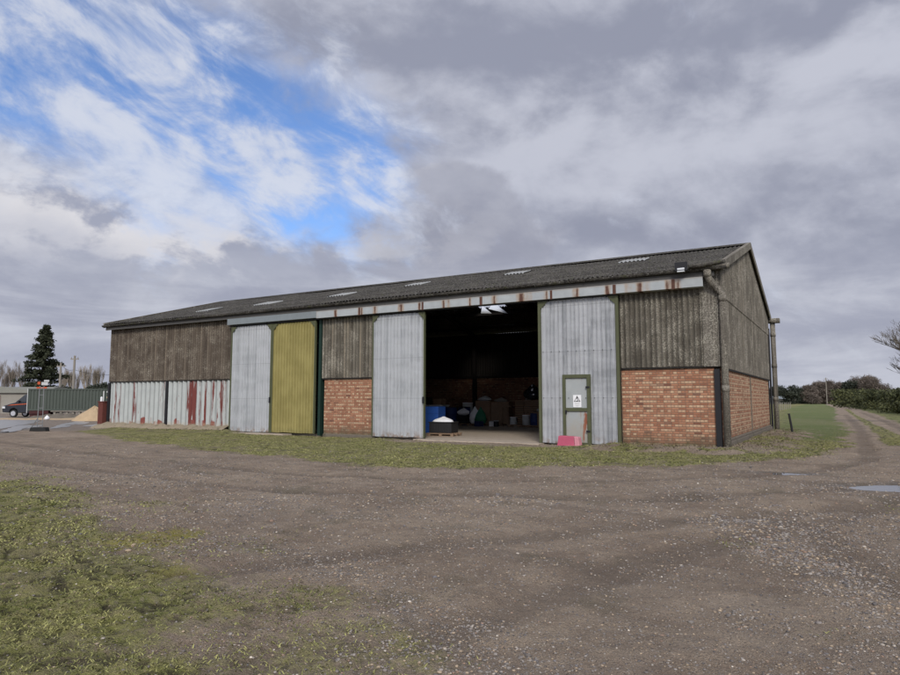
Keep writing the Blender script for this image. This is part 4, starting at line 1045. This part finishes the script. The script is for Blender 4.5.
for i, (u, w, h, l) in enumerate(((63, 4.5, 3.6, 'left of the first pole'), (71, 5, 3.7, 'behind the second pole'), (82, 6.0, 4.0, 'below the tallest poplar'), (91, 4, 3.4, 'small one in the gap'), (98, 5.6, 4.2, 'rounded one near the barn'), (107, 6.5, 4.4, 'hard against the barn corner'))):
    x, y = at(u, 112); foliage_tree('dark_shrub', 'dark evergreen shrub behind the container, ' + l, 'shrub', (x, y), w * .95, h, 'evergreen', 120 + i, 2600, .17, 'dark shrubs behind the container', lobes=10, z0=0.)
pA = upole(59, 96, 6.2, 'shorter of the two poles behind the container, by the conifer', rr=.11)
pB = upole(72.5, 97, 7.2, 'taller of the two poles behind the container', rr=.13)
# overhead cable between them
m = MB(); xa, ya = at(59, 96); xb, yb = at(72.5, 97); xc, yc = at(118, 99)
def cab(p, q, z0, z1): return [(p[0] + (q[0] - p[0]) * k / 8, p[1] + (q[1] - p[1]) * k / 8, z0 + (z1 - z0) * k / 8 - .35 * math.sin(PI * k / 8)) for k in range(9)]
m.tube(cab((xa, ya), (xb, yb), 6.0, 5.4), .018, 4); m.tube(cab((xb, yb), (xc, yc), 5.4, 5.0), .018, 4)
tag(m.build('overhead_cable', 'blackp'), 'thin cable strung from the two poles towards the barn', 'cable')
# shed with curved roof
x, y = at(4, 92); t = thing('low_shed', 'long low grey shed with a shallow curved roof at the left edge', 'shed', (x, y, 0), AZ)
m = MB(); m.box((-9, 0, -.2), (4.5, 6, 2.35)); m.build('wall', 'shedwall', t)
m = MB(); arc = [(-.3 + 6.6 * k / 10, 2.36 + .75 * math.sin(PI * k / 10)) for k in range(11)]; m.prism(arc, -9.3, 4.8, 'x'); m.build('roof', 'shedroof', t)
m = MB(); m.prism([(-6.0, 2.38), (4.9, 2.38), (2.4, 2.72), (-.5, 3.12), (-3.5, 2.9)], -.25, .1, 'y'); m.build('gable_board', 'shedroof', t)
m = MB(); m.box((-1.6, -.15, .0), (-.4, -.02, 2.1)); m.build('boarded_door', 'board', t)
# container
x, y = -59.05, 9.4; t = thing('site_container', 'dark green ribbed container raised on blocks across the yard', 'container', (x, y, 0), AZ)
LEN = 7.75; ZB, ZT = .62, 2.55
m = MB()
def wall_strip(y0, sgn):
    n = 26
    for k in range(n):
        a = .12 + (LEN - .24) * k / n; b = .12 + (LEN - .24) * (k + 1) / n; w = (b - a)
        for (u0, u1, o0, o1) in ((0, .35, 0, 0), (.35, .5, 0, .06), (.5, .85, .06, .06), (.85, 1, .06, 0)):
            m.add([(a + w * u0, y0 - sgn * o0, ZB + .12), (a + w * u1, y0 - sgn * o1, ZB + .12), (a + w * u1, y0 - sgn * o1, ZT - .1), (a + w * u0, y0 - sgn * o0, ZT - .1)], [(0, 1, 2, 3)])
wall_strip(0.0, -1); wall_strip(2.3, 1); m.box((.1, .07, ZB + .1), (LEN - .1, 2.23, ZT - .04)); m.build('side_panels', 'containergreen', t)
m = MB()
for yy in (0, 2.2):
    m.box((0, yy - .03, ZT - .1), (LEN, yy + .1, ZT)); m.box((0, yy - .03, ZB), (LEN, yy + .1, ZB + .12))
    for xx in (0, LEN - .12): m.box((xx, yy - .035, ZB), (xx + .12, yy + .105, ZT + .01))
m.build('frame', 'containergreen', t)
m = MB(); m.box((-.02, -.05, .4), (.035, .05, ZT + .02)); m.build('end_strip', 'greybucket', t)
m = MB(); m.box((LEN - 1.0, -.08, ZB + .3), (LEN - .9, -.066, ZT - .2)); m.box((LEN - .62, -.08, ZB + .3), (LEN - .52, -.066, ZT - .2))
for z in (ZT - .35, ZB + .4): m.box((LEN - .68, -.1, z), (LEN - .5, -.082, z + .14), 0)
m.box((LEN - .66, -.1, 1.7), (LEN - .5, -.082, 1.86), 1); m.build('door_bars', ['greybucket', 'sand'], t)
m = MB(); m.box((.2, .1, 0), (1.9, 2.2, .32)); m.box((.2, .0, .33), (1.9, 2.2, .60)); m.build('skid', ['darkred'], t)
m = MB(); 
for k in range(5): m.box((2.3 + k * .55, .1, .25), (2.5 + k * .55, .3, .60))
m.box((2.1, .05, .2), (5.2, .3, .27)); m.box((2.1, .0, .52), (7.4, .2, .60)); m.box((6.9, .1, 0), (7.2, .4, .52)); m.box((5.4, .3, 0), (6.9, 1.6, .3), 1)
m.build('timber_blocks', ['pole', 'blackp'], t)
m = MB(); m.box((.35, -.07, 2.30), (.75, -.065, 2.5), 0)
# yard gate / railing right of container
x, y = at(97.5, 71); t = thing('yard_railing', 'low dark railing between the container and the barn corner', 'railing', (x, y, 0), AZ)
m = MB()
for k in range(3): m.box((k * .8, -.04, 0), (k * .8 + .07, .04, 2.45))
m.build('posts', 'containergreen', t); m = MB()
for z in (2.3, 1.5): m.box((0, -.02, z), (1.7, .02, z + .08))
m.build('rails', 'containergreen', t)
x, y = at(101.5, 66); o = MB(); o.tube([(0, 0, 0), (0, 0, 1.75)], [.10, .09], 8); o.lathe((0, 0, 1.75), [(.10, 0), (.07, .06), (.02, .09)], 8); o = o.build('marker_post', 'white'); o.location = (x, y, 0); tag(o, 'short pale post between the railing and the barn corner', 'post')
# van
x, y = at(2.5, 72.5); t = thing('parked_van', 'dark van with orange side stripes, nose to the left, half hidden by the container', 'van', (x, y, 0), AZ)
prof = [(0.05, .45), (.0, .75), (.10, 1.02), (.75, 1.22), (1.15, 1.32), (1.95, 2.00), (2.6, 2.12), (4.7, 2.12), (4.95, 1.9), (5.0, .45), (4.35, .38), (4.25, .68), (4.0, .82), (3.75, .68), (3.65, .38), (1.45, .38), (1.35, .68), (1.05, .84), (.75, .7), (.64, .4)]
m = MB(); m.prism(prof, 0, 1.85, 'y'); m.build('body', 'vandark', t, bevel=.05)
for px0 in (1.05, 4.0):
    for yy in (-.02, 1.67):
        m = MB(); m.tube([(px0, yy, .34), (px0, yy + .2, .34)], .34, 18); w = m.build('wheel', 'rubber', t, bevel=.02); m = MB(); m.tube([(px0, yy - .02, .34), (px0, yy + .05, .34)], .22, 14); m.build('rim', 'alloy', w)
m = MB(); m.prism([(1.30, 1.38), (1.98, 1.95), (2.55, 2.02), (2.6, 1.42)], -.012, -.004); m.build('side_window', 'glass', t)
m = MB(); m.add([(1.17, .1, 1.345), (1.17, 1.75, 1.345), (1.95, 1.65, 2.025), (1.95, .2, 2.025)], [(0, 1, 2, 3)]); m.build('windscreen', 'glass', t)
m = MB(); m.prism([(.45, 1.04), (.9, 1.15), (2.7, 1.27), (2.7, 1.20), (1.0, 1.08)], -.016, -.006); m.build('side_stripe', 'orange', t)
m = MB(); m.box((.02, -.02, .78), (.28, .1, .96)); m.build('headlight', 'lampglass', t, bevel=.02)
m = MB(); m.box((1.45, -.2, 1.32), (1.6, -.02, 1.5)); m.build('mirror', 'vandark', t, bevel=.02)
# sand heap
m = MB(); n = 30
def sp(i, j):
    a = 2 * PI * i / n; q = j / 8; rr = 1.55 * q * (1 + .1 * math.sin(3 * a) + .06 * math.sin(5 * a)); return (rr * math.cos(a) * 1.15, rr * math.sin(a) * .85, 1.12 * (1 - q) ** .85 * (1 + .06 * math.sin(7 * a + j)) - .04)
m.grid(n, 8, sp); o = m.build('sand_heap', 'sand', None, True); x, y = at(95, 57); o.location = (x, y, 0); o.rotation_euler = (0, 0, AZ); tag(o, 'heap of orange yellow sand in front of the container', 'sand heap')
m = MB(); m.grid(24, 5, lambda i, j: ((i / 24 - .5) * 17, (j / 5 - .5) * 3.2, .10 * math.sin(PI * j / 5) * (1 + .3 * math.sin(i * 1.7)) - .01)); o = m.build('sand_strip', 'sand', None, True); x, y = at(40, 63); o.location = (x, y, 0); o.rotation_euler = (0, 0, AZ); tag(o, 'thin spread of pale sand along the ground before the van and container', 'sand', kind='stuff')
o = sackobj('sack', 'small white bag on the ground below the container', 'sack', at(48, 60) + (.02,), .2, .36, 'sack', .3, .8, 30)
# spoil mounds
m = MB(); m.grid(24, 8, lambda i, j: ((i / 24 - .5) * 7, (j / 8 - .5) * 2.5, .35 * math.sin(PI * j / 8) * math.sin(PI * i / 24) * (1 + .4 * math.sin(i * 1.9) + .2 * math.sin(j * 3 + i)) - .02)); o = m.build('spoil_mound', 'plinth2', None, True); x, y = at(64, 66); o.location = (x, y, 0); o.rotation_euler = (0, 0, AZ); tag(o, 'low dark mound of earth under the middle of the container', 'mound')
# temporary fence stand
t = thing('sign_stand', 'thin galvanised stand with small orange signs on a black rubber foot in the yard', 'stand', (-31.0, -4.1, 0), AZ)
m = MB(); m.prism([(-.42, 0), (.42, 0), (.36, .20), (-.36, .20)], -.17, .17); m.build('base', 'rubber', t, bevel=.02)
m = MB()
for s in (-.13, .13): m.tube([(s, 0, .1), (s * .8, 0, 2.25)], .02, 8)
for z in (.45, 1.15, 1.8): m.tube([(-.12, 0, z), (.12, 0, z)], .014, 6)
m.tube([(-.40, 0, .2), (-.13, 0, .65)], .016, 6); m.build('tube_frame', 'galvpole', t)
m = MB(); m.box((-.26, -.03, 2.12), (-.08, -.005, 2.2)); m.box((-.08, -.03, 2.14), (.1, -.005, 2.17)); m.box((.1, -.03, 2.12), (.26, -.005, 2.2)); m.box((-.22, -.03, 2.32), (-.08, -.005, 2.46)); m.build('orange_board', 'orange', t, bevel=.01)
m = MB(); m.box((-.02, -.03, 2.28), (.3, -.005, 2.44)); m.box((.1, -.032, 2.45), (.36, -.01, 2.55)); m.build('grey_board', 'greybucket', t, bevel=.01)
# red wall stub at the barn corner
t = thing('brick_pier', 'low dull red painted brick pier against the far left corner of the barn', 'pier', (-32.6, -.15, 0), 0)
m = MB(); m.box((.12, -.1, -.1), (.55, .3, 1.42)); m.build('shaft', 'redbrick', t, bevel=.01)
m = MB(); m.box((.09, -.13, 1.422), (.58, .33, 1.48)); m.build('coping', 'redbrick', t, bevel=.01)

# ------------------------------------------------------------------ sky
SUNEL, SUNDIR = math.radians(34), (.42, -.74)
w = bpy.data.worlds.new('World'); scene.world = w; w.use_nodes = True
for n_ in list(w.node_tree.nodes): w.node_tree.nodes.remove(n_)
t = NT(w.node_tree)
sky = t.new('ShaderNodeTexSky'); sky.sky_type = 'NISHITA'; sky.sun_disc = False; sky.sun_elevation = SUNEL
sky.sun_rotation = math.atan2(SUNDIR[0], SUNDIR[1]); sky.air_density = 1.0; sky.dust_density = .4; sky.ozone_density = 2.5
d = t.coord('Generated'); dx, dy, dz = t.xyz(d)
r_ = dx * R[0] + dy * R[1]; f_ = dx * F[0] + dy * F[1]
az = r_._m('ARCTAN2', f_); el = dz._m('ARCSINE')
zz = dz.max(0.0) + .10
P = t.comb(r_ / zz, f_ / zz, 0.0)
warp = t.noise(P, .9, 3, .55, color=True)
wx, wy, wz = t.xyz(warp)
Pw = t.comb(r_ / zz + (wx - .5) * .9, f_ / zz + (wy - .5) * .9, 0.0)
big = t.noise(Pw, .55, 7, .52)
med = t.noise(Pw, 1.7, 8, .56)
# blue gap: a slanting band low at the right, open to the left
A = t.comb(az * 3.0, el * 3.0, 0.0)
an = t.noise(A, 2.4, 6, .55)
an2 = t.noise(t.addc(A, t.comb(0.0, .06, 0.0)), 2.4, 6, .55)     # the same field, sampled a little higher up
sb = t.noise(t.comb((az - el * .2) * 9.0, (el + az * .25) * 14.0, 8.37), 1.0, 9, .6, .4)
soft = t.noise(t.comb(az * 2.2, el * 4.5, 1.41), 1.0, 7, .56, .3)
B = t.comb(az * 5.0, el * 8.0, 2.63)
puf = t.noise(B, 1.0, 9, .55, .25)
puf2 = t.noise(t.addc(B, t.comb(.05, -.30, 0.0)), 1.0, 9, .55, .25)
def spot(u, v, ru, rv, rot=0.0, wob=1.0):
    a0 = (u - 450.) / 680.; e0 = .545 - v / 720.
    X_ = (az - a0 + (an - .5) * .20 * wob); Y_ = (el - e0 + (puf - .5) * .16 * wob)
    c_, s_ = math.cos(rot), math.sin(rot)
    q = ((X_ * c_ + Y_ * s_) * (680. / ru)).pow(2.0) + ((Y_ * c_ - X_ * s_) * (720. / rv)).pow(2.0)
    return (q * -1.0)._m('EXPONENT')
H_ = spot(-60, 80, 280, 95, 0.0, .6) * .95 + spot(190, 110, 150, 90, 0.0, .6) * .85 + spot(300, 180, 85, 55, 0.0, .7) * .75 + spot(350, 110, 80, 60, 0.0, .6) * .45
hole = (H_ + (sb - .5) * 1.7 + (puf - .5) * .6).step(.18, .92)
# thin broken cloud in the gap, streaked from upper left to lower right
sa = t.comb((az * 1.0 - el * .4) * 5.0, (el + az * .42) * 13.0, 3.3)
st = t.noise(sa, 1.0, 9, .62, .5)
thin = (st * .66 + sb * .46 - spot(200, 70, 90, 40) * .03 - spot(320, 190, 60, 50) * .03).step(.420, .640)
relief = ((puf2 - puf) * 2.6)
spots = spot(480, 135, 90, 40) * .30 + spot(830, 110, 110, 40, .2) * .26 + spot(620, 130, 90, 30) * .08 - spot(430, 20, 200, 45) * .20 - spot(405, 215, 70, 50) * .24 - spot(700, 40, 200, 40) * .08 - spot(640, 215, 150, 30) * .12
body = t.mix((soft * .55 + puf * .50 + big * .20 + relief * .55 + (sb - .5) * .30 + spots - .10).step(.26, .84), (.305, .325, .415), (.555, .575, .665))
cum = ((spot(440, 205, 105, 72, 0.0, 1.3) + (puf - .5) * 1.1 + (sb - .5) * .35).step(.36, .52)) * .62
cumc = t.mix((el * 1.0 + (puf - .5) * .5 + relief * .12).step(.28, .46), (.315, .325, .40), (.60, .61, .67))
body = t.mix(cum, body, cumc)
# lit heads of the bank below the gap
rim = (spot(170, 225, 210, 34, 0.0, 1.2) * 1.2 + spot(60, 205, 120, 22) * .5 + spot(395, 130, 60, 24) * .6)
heads = t.mix((sb * .6 + puf * .5 + relief * .9).step(.42, .66), (.37, .395, .50), (.74, .735, .775))
body = t.mix(rim * .8, body, heads)
body = t.mix((spot(-20, 150, 330, 120) * .55) * (1.0 - rim).sat(), body, t.mix((sb * .8 + puf * .3).step(.46, .66), (.34, .40, .58), (.60, .625, .71)))
lay = t.noise(t.comb(az * 3.6, el * 17.0, 5.2), 1.0, 8, .58, .35)
lb = el.step(.25, .12)
bank = t.mix((lay * .8 + sb * .25).step(.40, .66), (.375, .395, .49), (.60, .62, .70))
body = t.mix(lb * .8, body, bank)
thinc = t.mix((sb * .7 + st * .35).step(.42, .66), (.44, .52, .72), (.72, .745, .82))
blue = t.new('ShaderNodeVectorMath'); blue.operation = 'MULTIPLY'; w.node_tree.links.new(sky.outputs[0], blue.inputs[0]); blue.inputs[1].default_value = (.70, .80, 1.0)
K = 10.0
skyc = V(w.node_tree, blue.outputs[0])
gap = t.mix(thin * .86, skyc, t.mulc(thinc, K * .60))
sund = (dx * (SUNDIR[0] * math.cos(SUNEL)) / .851 + dy * (SUNDIR[1] * math.cos(SUNEL)) / .851 + dz * math.sin(SUNEL)).max(0.0)
glow = sund.pow(2.0) * 2.2 + 1.0
cl = t.mulc(body, glow * (K * .60))
outc = t.mix(hole, cl, gap)
outc = t.mix(dz.step(.0, -.03), outc, (1.2, 1.15, 1.1))
bg = t.new('ShaderNodeBackground'); bg.inputs['Strength'].default_value = .1
w.node_tree.links.new(outc.k, bg.inputs[0]); wo = t.new('ShaderNodeOutputWorld'); w.node_tree.links.new(bg.outputs[0], wo.inputs[0])

sl = bpy.data.lights.new('sun', 'SUN'); sl.energy = 1.5; sl.angle = math.radians(14); sl.color = (1, .94, .85)
so = bpy.data.objects.new('sun', sl); COL.objects.link(so)
from mathutils import Vector
sv = Vector((SUNDIR[0] / .851 * math.cos(SUNEL), SUNDIR[1] / .851 * math.cos(SUNEL), math.sin(SUNEL)))
so.rotation_euler = sv.to_track_quat('Z', 'Y').to_euler(); so.location = (0, -30, 30)

cd = bpy.data.cameras.new('camera'); cd.sensor_fit = 'HORIZONTAL'; cd.sensor_width = 36; cd.lens = 36 * 660 / 900; cd.clip_end = 6000; cd.clip_start = .05
co = bpy.data.objects.new('camera', cd); COL.objects.link(co); co.location = CAM
co.rotation_euler = (math.radians(90) + math.atan(62.5 / 660), 0, AZ)
scene.camera = co
vs = scene.view_settings; vs.view_transform = 'Standard'; vs.look = 'None'; vs.exposure = .7; vs.gamma = 1; vs.use_curve_mapping = False
